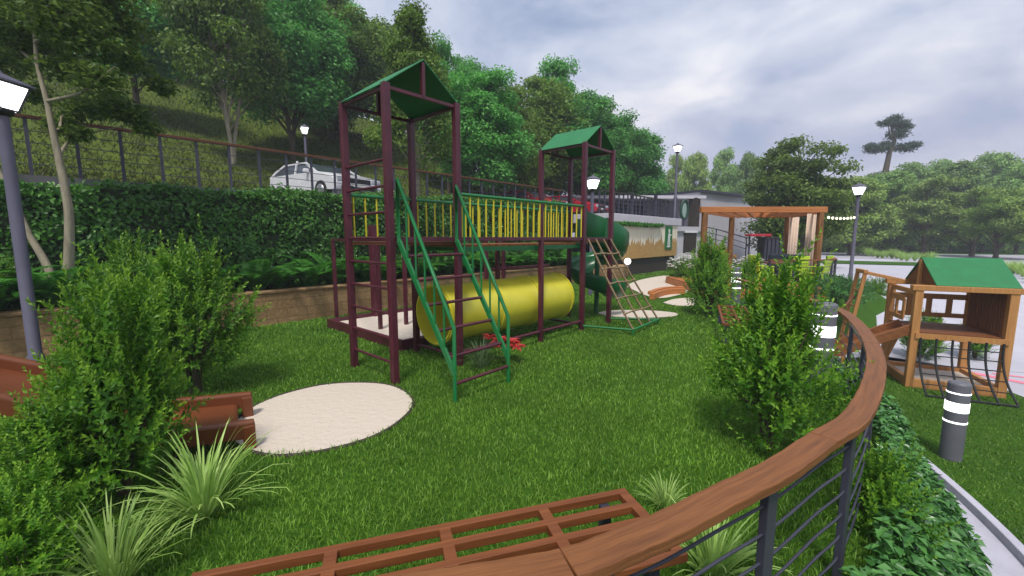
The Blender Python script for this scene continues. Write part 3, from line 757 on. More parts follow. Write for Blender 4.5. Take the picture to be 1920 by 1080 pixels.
# ------------------------------------------------------------------ mural wall and surroundings at the end of the lawn
def mural():
    a, b = tq(14.0,-.16), tq(21.9,-.16)
    root = empty('mural_wall', (a+b)/2, 'long wall painted cream above straw brown with ragged drips, behind the slide', 'wall')
    m, nt, bs = nodes('cream_over_straw_wall')
    tc = N(nt,'ShaderNodeTexCoord'); sx = N(nt,'ShaderNodeSeparateXYZ'); nt.links.new(tc.outputs['Object'], sx.inputs[0])
    mp = N(nt,'ShaderNodeMapping'); mp.inputs['Scale'].default_value = (5,5,.7); nt.links.new(tc.outputs['Object'], mp.inputs[0])
    nz = N(nt,'ShaderNodeTexNoise'); nz.inputs['Scale'].default_value = 1.2; nz.inputs['Detail'].default_value = 5; nt.links.new(mp.outputs[0], nz.inputs['Vector'])
    ma = N(nt,'ShaderNodeMath',operation='MULTIPLY_ADD'); ma.inputs[1].default_value = 1.3; nt.links.new(nz.outputs['Fac'], ma.inputs[0]); nt.links.new(sx.outputs[2], ma.inputs[2])
    r1 = ramp(nt,[(.0,(0,0,0)),(1,(1,1,1))]); mr = N(nt,'ShaderNodeMapRange'); mr.inputs['From Min'].default_value = 2.34; mr.inputs['From Max'].default_value = 2.42
    nt.links.new(ma.outputs[0], mr.inputs['Value'])
    straw = N(nt,'ShaderNodeTexNoise'); straw.inputs['Scale'].default_value = 9; straw.inputs['Detail'].default_value = 6; nt.links.new(mp.outputs[0], straw.inputs['Vector'])
    rs = ramp(nt,[(.3,(.27,.15,.045)),(.55,(.50,.30,.10)),(.75,(.64,.44,.18))]); nt.links.new(straw.outputs['Fac'], rs.inputs[0])
    rc = ramp(nt,[(.3,(.74,.64,.50)),(.7,(.88,.80,.67))]); nt.links.new(nz.outputs['Fac'], rc.inputs[0])
    mx = N(nt,'ShaderNodeMix',data_type='RGBA'); nt.links.new(mr.outputs[0], mx.inputs[0]); nt.links.new(rs.outputs[0], mx.inputs[6]); nt.links.new(rc.outputs[0], mx.inputs[7])
    nt.links.new(mx.outputs[2], bs.inputs['Base Color']); bs.inputs['Roughness'].default_value = .9
    bp = N(nt,'ShaderNodeBump'); bp.inputs['Strength'].default_value = .5; nt.links.new(straw.outputs['Fac'], bp.inputs['Height']); nt.links.new(bp.outputs[0], bs.inputs['Normal'])
    mb = MB(); mb.prism([Z(a,.85),Z(b,.85),Z(b+NN*.3,.85),Z(a+NN*.3,.85)], (0,0,1.75)); mb.build('painted_panel', m, root)
    mb = MB(); mb.prism([Z(a+NN*.12,-.02),Z(b+NN*.12,-.02),Z(b+NN*.4,-.02),Z(a+NN*.4,-.02)], (0,0,.86)); mb.build('recessed_base', M['dark_wall'], root)
    mb = MB(); mb.prism([Z(a-NN*.08,2.604),Z(b-NN*.08+U*.4,2.604),Z(b+NN*2.6+U*.4,2.604),Z(a+NN*2.6,2.604)], (0,0,.42)); mb.build('concrete_ledge', M['grey_wall'], root, bevel=.02)
    # the green plaque with a white figure
    sg = empty('green_sign', tq(20.55,-.2,1.5), 'tall green sign with a white figure on the straw coloured wall', 'sign')
    c0 = tq(20.1,-.17,1.25); c1_ = tq(21.05,-.17,1.25)
    mb = MB(); mb.prism([c0,c1_,Z(c1_,2.55),Z(c0,2.55)], -NN*.035); mb.build('board', M['green_paint'], sg, bevel=.004)
    fg = MB(); c = (c0+c1_)/2-NN*.037
    def blob(x, z, rx, rz): fg.prism([c+U*(x+rx*math.cos(t))+Vector((0,0,z-1.25+rz*math.sin(t))) for t in [2*math.pi*i/14 for i in range(14)]], -NN*.008)
    blob(.02,2.27,.12,.13); blob(.0,1.92,.15,.24); blob(-.1,1.6,.07,.2); blob(.12,1.58,.07,.2); blob(.2,2.05,.13,.06); blob(-.02,1.40,.28,.05)
    fg.build('figure', M['white_kerb'], sg)
    # hanging greenery along the ledge
    rng = np.random.default_rng(3); k = 2600; t = rng.uniform(14.1,19.4,k)
    P = np.array(O)+t[:,None]*np.array(U)+rng.uniform(-.36,-.2,k)[:,None]*np.array(NN); P[:,2] = 2.62-np.abs(rng.normal(0,.045,k))
    D = rng.normal(0,1,(k,3)); D[:,2] -= .8; V, T = leaf_arrays(P, D, rng.normal(0,1,(k,3))+[0,-1,.3], .11, .06)
    tag(link_mesh(np_mesh('trailing_plant', V, T), 'trailing_plant', M['fern'], loc=tq(16.7,-.28,2.6)), 'narrow line of trailing green plants under the grey ledge of the painted wall', 'plant')
mural()
p = at(1150,508,19.9); bl = empty('stone_block', Z(p,0), 'tan stone block at the planter end beside the round white lamp', 'block')
o = MB().box((0,0,0), (1.5,.8,.62)).build('block', M['stone'], bl, world=False, bevel=.03); o.location = (0,0,.30); o.rotation_euler.z = ang
p = at(1177,483,19.6); gl = empty('globe_lamp', Z(p,.62), 'small glowing white globe lamp on the tan stone block', 'lamp')
MB().lathe(Z(p,.60), [(.09,0),(.09,.06),(.05,.08)], 14).build('base', M['steel'], gl); MB().ball(Z(p,.80), .15, 10).build('globe', M['lit_glass'], gl)
# curved timber step edging
ed = empty('timber_edging', G(1255,553), 'low curved timber steps edging the sand path', 'garden edging')
for k, (za, off) in enumerate(((.10,0),(.19,.16))):
    pts = [G(*q)+Vector((0,off,0)) for q in ((1222,562),(1236,556),(1255,552),(1283,551))]
    sweep([Z(q,za) for q in catmull(pts,5)], .16, .19 if k == 0 else .1, 'sleeper', M['deck'], ed)
# ------------------------------------------------------------------ grey building on the upper level
def building():
    a = at(1309,420,29.0); b = at(1412,420,33.0); root = empty('grey_building', Z(a,0), 'plain grey rendered building with a flat dark roof and a recessed entrance', 'building')
    d = (b-a); d.z = 0; d.normalize(); nb_ = Vector((-d.y,d.x,0)); L = (b-a).length; ht = 4.95
    a0 = Z(a,0)
    mb = MB(); mb.prism([a0,a0+d*L,a0+d*L+nb_*9,a0+nb_*9], (0,0,ht)); mb.build('wall', M['grey_wall'], root)
    c = a0+d*(L+.01)+nb_*1.2; mb = MB(); mb.prism([c,c+d*6,c+d*6+nb_*7,c+nb_*7], (0,0,ht-1.1)); mb.build('side_wing', M['grey_wall'], root)
    # roof slab reaching left over the entrance
    e = a0+Vector((-8.6,-.6,0)); f_ = a0+d*(L+.25)-nb_*.25
    mb = MB(); mb.prism([Z(e,4.5),Z(a0-nb_*.5,4.5),Z(a0+nb_*8,4.5),Z(e+Vector((0,8,0)),4.5)], (0,0,.2)); mb.build('canopy_roof', M['grey_wall'], root)
    mb = MB(); mb.prism([Z(a0-d*.1-nb_*.2,ht+.004),Z(f_,ht+.004),Z(f_+nb_*9.2,ht+.004),Z(a0-d*.1+nb_*9.2,ht+.004)], (0,0,.16)); mb.build('roof', M['steel'], root)
    mb = MB(); mb.prism([Z(e+nb_*4,2.6),Z(a0+nb_*4,2.6),Z(a0+nb_*4.2,2.6),Z(e+nb_*4.2,2.6)], (0,0,1.95)); mb.build('back_wall', M['grey_wall'], root)
    mb = MB()
    mb.box(Z(a0-d*.45+nb_*.05,3.3), (.5,.5,2.5), math.atan2(d.y,d.x)); mb.build('pillar', M['dark_wall'], root)
    for s in (2.2,4.2,6.4): MB().box(Z(a0-d*s+nb_*.3,3.6), (.16,.16,1.95), math.atan2(d.y,d.x)).build('column', M['steel'], root)
    for s in (1.3,3.2,5.2): MB().box(Z(a0-d*s+nb_*3.95,3.5), (1.1,.08,1.5), math.atan2(d.y,d.x)).build('window', M['glass'], root)
    q = a0-d*2.6-nb_*.9
    mb = MB(); mb.prism([Z(q-d*5.5,2.6),Z(q+d*2.6,2.6),Z(q+d*2.6+nb_*9,2.6),Z(q-d*5.5+nb_*9,2.6)], (0,0,-.3)); mb.build('terrace_slab', M['grey_wall'], root)
    mb = MB(); mb.prism([Z(q-d*5.3+nb_*.15,-.02),Z(q+d*2.5+nb_*.15,-.02),Z(q+d*2.5+nb_*.4,-.02),Z(q-d*5.3+nb_*.4,-.02)], (0,0,2.31)); mb.build('terrace_wall', M['grey_wall'], root)
    # counter with a pale top under the sign
    ct = empty('service_counter', Z(at(1290,440,27.5),1.2), 'brown service counter with a pale top beside the grey building', 'counter')
    c = at(1290,436,27.3); MB().box(Z(c,1.55), (1.15,.5,1.3), math.atan2(d.y,d.x)).build('body', M['dark_wall'], ct, bevel=.01); MB().box(Z(c,2.25), (1.3,.6,.1), math.atan2(d.y,d.x)).build('top', M['white_kerb'], ct, bevel=.01)
    MB().box(Z(c,.44), (1.0,.45,.92), math.atan2(d.y,d.x)).build('plinth', M['grey_wall'], ct)
    # oval ring sign
    c = at(1283,393,27.0); rg = empty('oval_sign', Z(c,c.z-1.1), 'dark green oval ring sign with a pale centre on a short stand', 'sign')
    sd = Vector((math.cos(.35),math.sin(.35),0))
    ring = [c+sd*.27*math.cos(t)+Vector((0,0,.58*math.sin(t))) for t in [2*math.pi*i/40 for i in range(41)]]
    MB().tube(ring, .09, 8, False).build('ring', mat('dark_green_ring',(.008,.05,.03),.5), rg)
    MB().prism([c+sd*.2*math.cos(t)+Vector((0,0,.5*math.sin(t))) for t in [2*math.pi*i/30 for i in range(30)]], Vector((.02,.05,0))).build('centre', mat('pale_green_panel',(.28,.38,.34),.6), rg)
    MB().bar(Z(c,c.z-.62), Z(c,c.z-1.12), .08, .08).build('stand', M['steel'], rg)
    # dark fence on the terrace edge
    tf = empty('terrace_fence', Z(tq(19,1.2),3.03), 'dark steel fence of closely spaced posts on the grey terrace', 'fence')
    f0, f1 = tq(14.2,.6,3.02), tq(22.2,.6,3.02); n_ = 17
    for i in range(n_+1):
        p_ = f0.lerp(f1,i/n_); MB().box(Z(p_,3.57), (.07,.05,1.1), ang).build('post', M['steel'], tf)
    MB().bar(Z(f0,4.14), Z(f1,4.14), .12, .05).build('top_rail', M['dark_wall'], tf)
    for z in (3.25,3.45,3.65,3.87): MB().tube([Z(f0,z),Z(f1,z)], .012, 6).build('cable', M['steel'], tf)
    # ramp handrail before the building
    rr = empty('ramp_railing', Z(at(1360,470,22),0), 'thin steel ramp railing in front of the grey building wall', 'railing')
    pts = [at(1318,424,24), at(1352,432,23), at(1400,446,21.5)]
    for dz in (0,-.28,-.56): MB().tube([p_+Vector((0,0,dz)) for p_ in pts], .03 if dz == 0 else .018, 8).build('rail', M['steel'], rr)
    for k in (0,.33,.66,1.0):
        p_ = pts[0].lerp(pts[2],k); MB().tube([Z(p_,-.02),p_], .03, 8).build('post', M['steel'], rr)
building()
# ------------------------------------------------------------------ cars on the upper road
def make_car(name, label, paint, loc, rz, group=None):
    r = empty(name, loc, label, 'car', group, 0)
    L, W = 4.2, 1.74
    # stations along x (front at +): x, belt z, roof z (None: no cabin), half width at belt
    prof_low = [(2.08,.34),(2.12,.52),(2.05,.70),(1.55,.84),(.95,.93),(-1.75,.98),(-2.02,.92),(-2.1,.6),(-2.05,.34)]
    def side(pts, y): return [Vector((x,y,z)) for x, z in pts]
    mb = MB(); rows = []
    for y, s, dz in ((-.87,.965,0),(-.80,1,.035),(-.4,1.0,.055),(.4,1.0,.055),(.80,1,.035),(.87,.965,0)):
        rows.append([Vector((x*s, y, z+(dz if z > .6 else 0))) for x, z in prof_low])
    k = len(prof_low); vs = sum(rows, [])
    fs = [(i*k+j,i*k+(j+1)%k,(i+1)*k+(j+1)%k,(i+1)*k+j) for i in range(5) for j in range(k)]+[tuple(range(k))[::-1], tuple(range(5*k,6*k))]
    mb.add(vs, fs, True)
    cab = [(1.0,.93),(.2,1.31),(-.15,1.36),(-1.2,1.33),(-1.75,1.14),(-2.05,.95)]
    rows = [[Vector((x,y*(1-(z-.93)*.32),z)) for x, z in cab] for y in (-.80,.80)]
    c0_, c1_ = rows
    # roof and pillars (paint)
    kk = len(cab)
    mb.add(c0_+c1_, [(1,2,kk+2,kk+1),(2,3,kk+3,kk+2),(3,4,kk+4,kk+3)], True)
    for y in rows:
        for a, b_ in ((0,1),(3,4),(4,5)): mb.bar(y[a],y[b_],.07,.06)
        mb.bar(y[1],y[3]+Vector((0,0,.01)),.06,.05); mb.bar(Vector((-.35,y[0].y,.95)),Vector((-.35,y[2].y,1.42)),.05,.05)
    o = mb.build('body', paint, r, world=False); o.modifiers.new('e','EDGE_SPLIT').split_angle = R(38)
    sh = .985
    MB().add([Vector((p.x,p.y*sh,p.z)) for p in c0_+c1_], [(0,1,kk+1,kk),(kk,kk+1,kk+2,kk+3,kk+4,kk+5),tuple(range(kk))[::-1],(4,5,kk+5,kk+4)]).build('window_glass', M['glass'], r, world=False)
    for x in (1.32,-1.3):
        for y in (-.80,.80):
            w = MB().lathe((0,0,0), [(.32,-.1),(.33,-.07),(.33,.07),(.32,.1)], 24).build('wheel', M['tyre'], r, world=False)
            w.location = (x,y*1.0,.32); w.rotation_euler.x = R(90)
            rm = MB(); rm.lathe((0,0,0), [(.05,-.118),(.21,-.112),(.215,.112),(.05,.118)], 20)
            for j in range(5): rm.bar((0,0,.119),(.2*math.cos(j*1.257),.2*math.sin(j*1.257),.116),.05,.02); rm.bar((0,0,-.119),(.2*math.cos(j*1.257),.2*math.sin(j*1.257),-.116),.05,.02)
            rm.build('rim', M['rim'], w, world=False)
    for y in (-.62,.62):
        MB().box((2.07,y,.66), (.09,.34,.13)).build('headlight', M['chrome'], r, world=False, bevel=.02)
        MB().box((-2.06,y*1.05,.82), (.08,.26,.16)).build('tail_light', M['red_paint'], r, world=False, bevel=.02)
        MB().box((.62,y*1.53,1.0), (.13,.16,.12)).build('mirror', paint, r, world=False, bevel=.03)
    MB().box((2.11,0,.63), (.03,.78,.15)).build('grille', M['black'], r, world=False)
    MB().box((2.10,0,.42), (.05,1.3,.12)).build('bumper_intake', M['black'], r, world=False)
    MB().box((2.135,0,.50), (.02,.5,.1)).build('number_plate', M['white_kerb'], r, world=False)
    r.rotation_euler.z = rz
    return r
cp = tq(3.15,5.0,3.05); ch = math.atan2(-NN.y,-NN.x)
car1 = make_car('parked_car', 'white hatchback parked on the upper road behind the fence', M['car_white'], cp, ch+.12)
make_car('parked_car', 'red car parked on the upper road, behind the lamp and second tower', M['car_red'], tq(18.2,5.0,3.05), ch+.1)
make_car('parked_car', 'red car mostly hidden by the railing, left of the other red car', M['car_red'], tq(14.6,5.2,3.05), ch)
# ------------------------------------------------------------------ timber playhouse on the lower lawn
def playhouse():
    g = -1.2; P1 = Vector((8.29,8.48,0)); P2 = Vector((9.53,7.89,0)); d = (P2-P1).normalized(); k = Vector((-d.y,d.x,0)); Wd = (P2-P1).length; Dp = 1.42
    P4 = P1+k*Dp; P3 = P2+k*Dp; root = empty('wooden_playhouse', Z(P1,g), 'raised timber playhouse with green pitched roof, slide and black climbing net', 'playhouse')
    zr = math.atan2(d.y,d.x); ev = g+2.06; pf = g+1.16
    W_ = M['cedar']
    for p in (P1,P2,P3,P4): MB().bar(Z(p,g-.03), Z(p,ev), .13, .13, up=d).build('post', W_, root, bevel=.01)
    # eaves beams, platform, base frame
    for p, q, z, h in ((P1,P2,ev+.03,.11),(P4,P3,ev+.03,.11)): MB().bar(Z(p,z), Z(q,z), .16, h, ext=.12).build('eaves_beam', W_, root, bevel=.01)
    for p, q in ((P1,P4),(P2,P3)): MB().bar(Z(p,ev-.08), Z(q,ev-.08), .05, .1).build('tie_beam', W_, root)
    mb = MB(); nb_ = 9
    for i in range(nb_): mb.bar(Z(P1+k*(Dp*(i+.5)/nb_),pf), Z(P2+k*(Dp*(i+.5)/nb_),pf), Dp/nb_-.012, .04)
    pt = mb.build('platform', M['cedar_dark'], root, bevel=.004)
    for p, q in ((P1,P2),(P4,P3)): MB().bar(Z(p-k*.075,pf-.05), Z(q-k*.075,pf-.05), .035, .11).build('platform_beam', W_, pt)
    for p, q in ((P1,P2),(P2,P3),(P3,P4),(P4,P1)): MB().bar(Z(p,g+.09), Z(q,g+.09), .1, .2).build('base_beam', W_, root, bevel=.008)
    sb = MB(); sb.prism([Z(P1,g+.1),Z(P2,g+.1),Z(P3,g+.1),Z(P4,g+.1)], (0,0,-.09)); sb.build('sand', M['sand'], root)
    # right side boards
    mb = MB(); nb_ = 13
    for i in range(nb_): mb.bar(Z(P2+k*(.1+(Dp-.2)*(i+.5)/nb_)-d*.04,pf+.02), Z(P2+k*(.1+(Dp-.2)*(i+.5)/nb_)-d*.04,ev-.03), (Dp-.2)/nb_-.012, .025, up=k)
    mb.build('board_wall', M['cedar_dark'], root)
    # rear and left rails with square openings
    def rails(p, q, nn_):
        m_ = MB(); m_.bar(Z(p,pf+.62), Z(q,pf+.62), .035, .12); m_.bar(Z(p,pf+.2), Z(q,pf+.2), .035, .1)
        for i in range(nn_+1): x = p.lerp(q,i/nn_); m_.bar(Z(x,pf+.2), Z(x,pf+.62), .034, .1, up=(q-p))
        m_.build('side_rail', W_, root, bevel=.004)
    rails(P4, P3, 4); rails(P1.lerp(P4,.45), P4, 2)
    # roof: ridge parallel to the front
    zr_ = g+2.66; off = d*.06
    r1 = (P1+P4)/2+d*.22; r2 = (P2+P3)/2+d*.08
    for a, b_, s in ((P1+d*.24,P2+d*.08,-1),(P4+d*.24,P3+d*.08,1)):
        pts = [Z(a+k*s*.05,ev+.07), Z(b_+k*s*.05,ev+.07), Z(r2,zr_), Z(r1,zr_)]
        nv = (pts[1]-pts[0]).cross(pts[2]-pts[1]).normalized()*.03; nv = nv if nv.z > 0 else -nv
        MB().prism(pts, nv).build('roof_panel', M['roof_green'], root, bevel=.006)
    for x in (r1+d*.02,r2-d*.02):
        MB().bar(Z(x,ev-.05), Z(x,zr_-.02), .1, .07, up=d).build('king_post', W_, root)
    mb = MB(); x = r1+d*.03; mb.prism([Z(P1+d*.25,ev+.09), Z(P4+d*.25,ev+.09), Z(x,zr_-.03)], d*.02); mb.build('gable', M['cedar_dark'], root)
    # black net from the platform front to the ground
    nt_ = MB(); n_ = 6; g0 = P1-k*.62+d*.08; g1 = P2-k*.62-d*.02
    def curve(i):
        s = i/(n_-1); a = Z(P1.lerp(P2,.06+.88*s)-k*.1,pf-.08); b_ = Z(g0.lerp(g1,s),g+.04)
        pts = []
        for j in range(13):
            t = j/12; w = t**2.6; pts.append(Vector((a.x+(b_.x-a.x)*w, a.y+(b_.y-a.y)*w, a.z+(b_.z-a.z)*t)))
        return pts
    cs = [curve(i) for i in range(n_)]
    for c in cs: nt_.tube(c, .019, 8)
    for j in (2,4,6,8,10): nt_.tube([c[j] for c in cs], .011, 6)
    nt_.tube([c[12] for c in cs], .02, 8); nt_.build('climbing_net', M['black_rope'], root)
    # slide from the left side, running down to the left
    a = P1-d*.02+k*.28; sd = (-d*.95-k*.12).normalized()
    q0 = Z(a,pf+.03); q1 = Z(a+sd*2.0,g+.22); q2 = Z(a+sd*2.45,g+.14); cr = sd.cross(Vector((0,0,1)))
    sl = MB(); sl.bar(q0,q1,.46,.04); sl.bar(q1,q2,.46,.04); so = sl.build('slide', M['rail_wood'], root)
    for s in (-.25,.25):
        m_ = MB(); m_.bar(q0+cr*s+Vector((0,0,.06)), q1+cr*s+Vector((0,0,.06)), .05, .2); m_.bar(q1+cr*s+Vector((0,0,.06)), q2+cr*s+Vector((0,0,.06)), .05, .19); m_.build('slide_rail', M['rail_wood'], so, bevel=.008)
    # climbing frame and pole at the rear left
    b0 = P4-d*.1+k*.05; b1_ = b0-d*.62+k*.1
    mb = MB()
    for p in (b1_, b1_-k*.55):
        mb.bar(Z(p-d*.2,g-.03), Z(p+d*.1,g+2.32), .07, .07, up=k)
    mb.bar(Z(b1_+d*.1,g+2.32), Z(b1_-k*.55+d*.1,g+2.32), .08, .08, ext=.05); mb.bar(Z(b1_+d*.1,g+2.3), Z(P4,ev+.1), .06, .07); mb.bar(Z(b1_-k*.55+d*.1,g+2.3), Z(P4-k*.55,ev+.1), .06, .07)
    for i in range(5): z = g+.35+.38*i; t = (z-g)/2.32*.3-.2; mb.tube([Z(b1_+d*t,z), Z(b1_-k*.55+d*t,z)], .022, 8)
    mb.build('climbing_ladder', W_, root, bevel=.005)
    MB().tube([Z(b1_-k*.3,pf+.55), Z(b1_-d*1.35-k*.9,g-.02)], .03, 8).build('climbing_pole', M['deck_brown'], root)
    MB().bar(Z(P1.lerp(P4,.5)-d*.35,g-.02), Z(P1.lerp(P4,.5),pf-.05), .1, .09).build('brace', W_, root)
playhouse()
# ------------------------------------------------------------------ terrace with pergola, chairs and railing
dk = empty('timber_deck', (8.2,14.2,0), 'raised orange timber deck under the pergola', 'deck')
D0, D1, D2, D3 = Vector((6.3,12.95,0)), Vector((10.35,13.35,0)), Vector((10.6,17.6,0)), Vector((6.5,17.6,0)); DZ = .28
mb = MB(); kx = 30
for i in range(kx):
    a = D0.lerp(D3,(i+.5)/kx); b_ = D1.lerp(D2,(i+.5)/kx); mb.bar(Z(a,DZ-.02), Z(b_,DZ-.02), .135, .04)
mb.build('boards', M['deck'], dk)
mb = MB()
for p, q in ((D0,D1),(D1,D2),(D2,D3),(D3,D0)): mb.bar(Z(p,.12), Z(q,.12), .05, .22)
mb.build('fascia', M['deck'], dk)
pg = empty('garden_pergola', (8.3,14.6,DZ), 'log-post timber pergola with flat beams and two beige curtains', 'pergola')
fl = at(1318,470,14.0); frr = at(1533,470,14.0); bl_ = at(1370,450,17.2); br_ = at(1474,450,17.4); PT = 2.72
for p in (fl,frr,bl_,br_): MB().bar(Z(p,.0), Z(p,PT), .17, .17, up=(1,0,0)).build('post', M['pillar'], pg, bevel=.03)
for p, q in ((fl,frr),(bl_,br_)): MB().bar(Z(p,PT+.09), Z(q,PT+.09), .18, .19, ext=.16).build('beam', M['deck'], pg, bevel=.01)
for i in range(9):
    a = fl.lerp(frr,i/8); b_ = bl_.lerp(br_,i/8); MB().bar(Z(a,PT+.03), Z(b_,PT+.03), .07, .12).build('rafter', M['deck'], pg)
def curtain(px0, px1, Y, name='curtain'):
    a = at(px0,440,Y); b_ = at(px1,440,Y+.15); vs = []; fs = []; n_ = 40
    for i in range(n_+1):
        k = i/n_; p = a.lerp(b_,k); w = .05*math.sin(k*22)
        for z, s in ((DZ+.1,1.25),(1.2,.85),(PT,1.0)): vs.append((p.x+w*.3, p.y+w*s, z))
    for i in range(n_):
        for j in range(2): fs.append((i*3+j,(i+1)*3+j,(i+1)*3+j+1,i*3+j+1))
    o = MB().add(vs, fs, True).build(name, M['curtain'], pg); sm = o.modifiers.new('thickness','SOLIDIFY'); sm.thickness = .01
curtain(1479,1496,16.9); curtain(1511,1531,14.6)
tr = empty('terrace_railing', Z(at(1480,540,12.6),0), 'low steel railing with brown top rail around the timber deck front', 'railing')
tp_ = [Z(at(1440,540,12.75),0), Z(at(1530,540,12.85),0), Z(at(1562,540,13.3),0), Z(at(1556,540,14.4),0)]
for p, q in zip(tp_, tp_[1:]):
    MB().bar(Z(p,1.22), Z(q,1.22), .09, .035, ext=.02).build('top_rail', M['rail_wood'], tr)
    for z in (.4,.6,.8,1.0): MB().tube([Z(p,z),Z(q,z)], .009, 6).build('cable', M['steel'], tr)
for p in tp_+[tp_[0].lerp(tp_[1],.5)]: MB().bar(Z(p,-.05), Z(p,1.2), .05, .05, up=(1,0,0)).build('post', M['steel'], tr)
def make_chair(label):
    r = empty('garden_chair', (0,0,0), label, 'chair', 'lime green garden chairs on the deck')
    m = M['lime']
    vs = []; fs = []
    MB().box((0,0,.44), (.5,.5,.035)).build('seat', m, r, bevel=.012, world=False)
    bk = MB(); nb_ = 5
    bk.bar((-.235,.24,.45), (-.25,.33,1.0), .05, .04); bk.bar((.235,.24,.45), (.25,.33,1.0), .05, .04)
    bk.bar((-.27,.33,.98), (.27,.33,.98), .045, .11)
    bk.bar((-.25,.31,.84), (.25,.31,.84), .03, .07)
    for i in range(nb_): x = -.17+.34*i/(nb_-1); bk.bar((x,.245,.46), (x,.325,.95), .075, .025, up=(0,1,0))
    bk.build('backrest', m, r, bevel=.008, world=False)
    for s in (-1,1):
        a = MB(); a.bar((s*.27,-.24,.66), (s*.27,.29,.68), .06, .035); a.build('armrest', m, r, bevel=.008, world=False)
        MB().bar((s*.26,-.25,0), (s*.26,-.22,.65), .045, .045, up=(1,0,0)).build('leg', m, r, world=False); MB().bar((s*.25,.28,0), (s*.235,.22,.44), .045, .045, up=(1,0,0)).build('leg', m, r, world=False)
    return r
cH = make_chair('leftmost lime green armchair, turned sideways at the deck table')
cH.location = Z(at(1428,500,14.3),DZ); cH.rotation_euler.z = R(95)
for px, Y, rz, lab in ((1487,13.7,R(186),'lime green armchair with its back to the lawn, in the middle'),(1533,14.0,R(215),'rightmost lime green armchair, by the front post of the pergola')):
    c = copy_tree(cH); c.location = Z(at(px,500,Y),DZ); c.rotation_euler.z = rz; tag(c, lab)
tb = empty('deck_table', Z(at(1460,500,15.0),DZ), 'brown round-cornered table between the lime chairs on the deck', 'table')
p = at(1462,500,15.1); MB().box(Z(p,DZ+.73), (1.3,.8,.05)).build('tabletop', M['deck_brown'], tb, bevel=.02)
for sx in (-.55,.55):
    for sy in (-.32,.32): MB().box(Z(p+Vector((sx,sy,0)),DZ+.355), (.06,.06,.7)).build('leg', M['deck_brown'], tb)
for px, Y, lab in ((1472,16.3,'dark cushioned armchair under the pergola, left of the other dark chair'),(1510,15.6,'dark cushioned armchair by the front curtain of the pergola')):
    p = Z(at(px,470,Y),DZ); r_ = empty('lounge_chair', p, lab, 'armchair', 'dark lounge chairs under the pergola')
    MB().box(Z(p,DZ+.27), (.8,.75,.36)).build('seat', M['cushion'], r_, bevel=.06)
    MB().box(p+Vector((0,.34,.68)), (.8,.2,.62)).build('backrest', M['cushion'], r_, bevel=.07)
    for s in (-.42,.42): MB().box(p+Vector((s,0,.36)), (.14,.75,.5)).build('armrest', M['cushion'], r_, bevel=.05)
    for s in (-.3,.3): MB().box(p+Vector((s,-.1,.045)), (.06,.5,.09)).build('leg', M['deck_brown'], r_)
rt = empty('red_table', Z(at(1421,470,21),0), 'small red-topped table with dark chairs before the grey building', 'table')
p = at(1421,441,21); MB().box(Z(p,p.z), (1.0,.6,.12)).build('tabletop', M['red_paint'], rt, bevel=.02)
for s in (-.4,.4): MB().bar(Z(p+Vector((s,0,0)),-.02), Z(p+Vector((s,0,0)),p.z), .06, .06, up=(1,0,0)).build('leg', M['steel'], rt)
p = at(1447,452,21.5); ds = empty('dark_cabinet', Z(p,0), 'dark slatted bar cabinet beside the red-topped table', 'cabinet')
mb = MB()
for i in range(6): mb.box(Z(p+Vector((-.5+.2*i,-.31,0)),.95), (.15,.03,1.75))
mb.build('slat_front', M['steel'], ds); MB().box(Z(p,.94), (1.1,.55,1.85)).build('body', M['black'], ds); MB().box(Z(p,1.9), (1.25,.7,.06)).build('top', M['dark_wall'], ds)
# string lights
s0 = Z(frr,2.62)+Vector((.1,-.1,0)); s1 = at(1604,405,16.5)
sl = empty('string_lights', s0, 'string of small warm bulbs from the pergola to the lamp post', 'string lights')
cur = [s0.lerp(s1,i/24)-Vector((0,0,.05*4*(i/24)*(1-i/24))) for i in range(25)]
MB().tube(cur, .008, 6).build('wire', M['black'], sl)
for i in range(2, 24, 3): MB().ball(cur[i]-Vector((0,0,.05)), .035, 6, 1.2).build('bulb', M['bulb'], sl)
# ------------------------------------------------------------------ plants
def rvec(rng, k): return nrm(rng.normal(0,1,(k,3)))
def shoots(rng, B, D, Ls, nl, leaf, spread=.85):
    """leaves in spirals along straight shoots; returns leaf arrays and the young-leaf value"""
    B = np.repeat(B, nl, 0); D = np.repeat(nrm(D), nl, 0); Ls = np.repeat(Ls, nl); j = np.tile(np.arange(nl), len(Ls)//nl)
    k = (j+.5)/nl; ang_ = j*2.4+np.repeat(rng.uniform(0,6.28,len(Ls)//nl), nl)
    ref = np.where(np.abs(D[:,2:3]) < .9, np.array([[0,0,1.]]), np.array([[1.,0,0]])); a = nrm(np.cross(D, ref)); b = np.cross(D, a)
    rad = a*np.cos(ang_)[:,None]+b*np.sin(ang_)[:,None]
    P = B+D*(Ls*k)[:,None]; d = nrm(D*(.45+.5*k)[:,None]+rad*spread*(1.1-.5*k)[:,None]+rng.normal(0,.12,P.shape))
    Nn = nrm(D*.9-rad*.35+rng.normal(0,.15,P.shape)); L = leaf*(1.05-.45*k)*rng.uniform(.8,1.2,len(k))
    V, T = leaf_arrays(P, d, Nn, L, L*.46, .2, .12)
    return V, T, np.repeat(np.clip((k-.35)*1.1,0,1)**1.5*.8, 4)
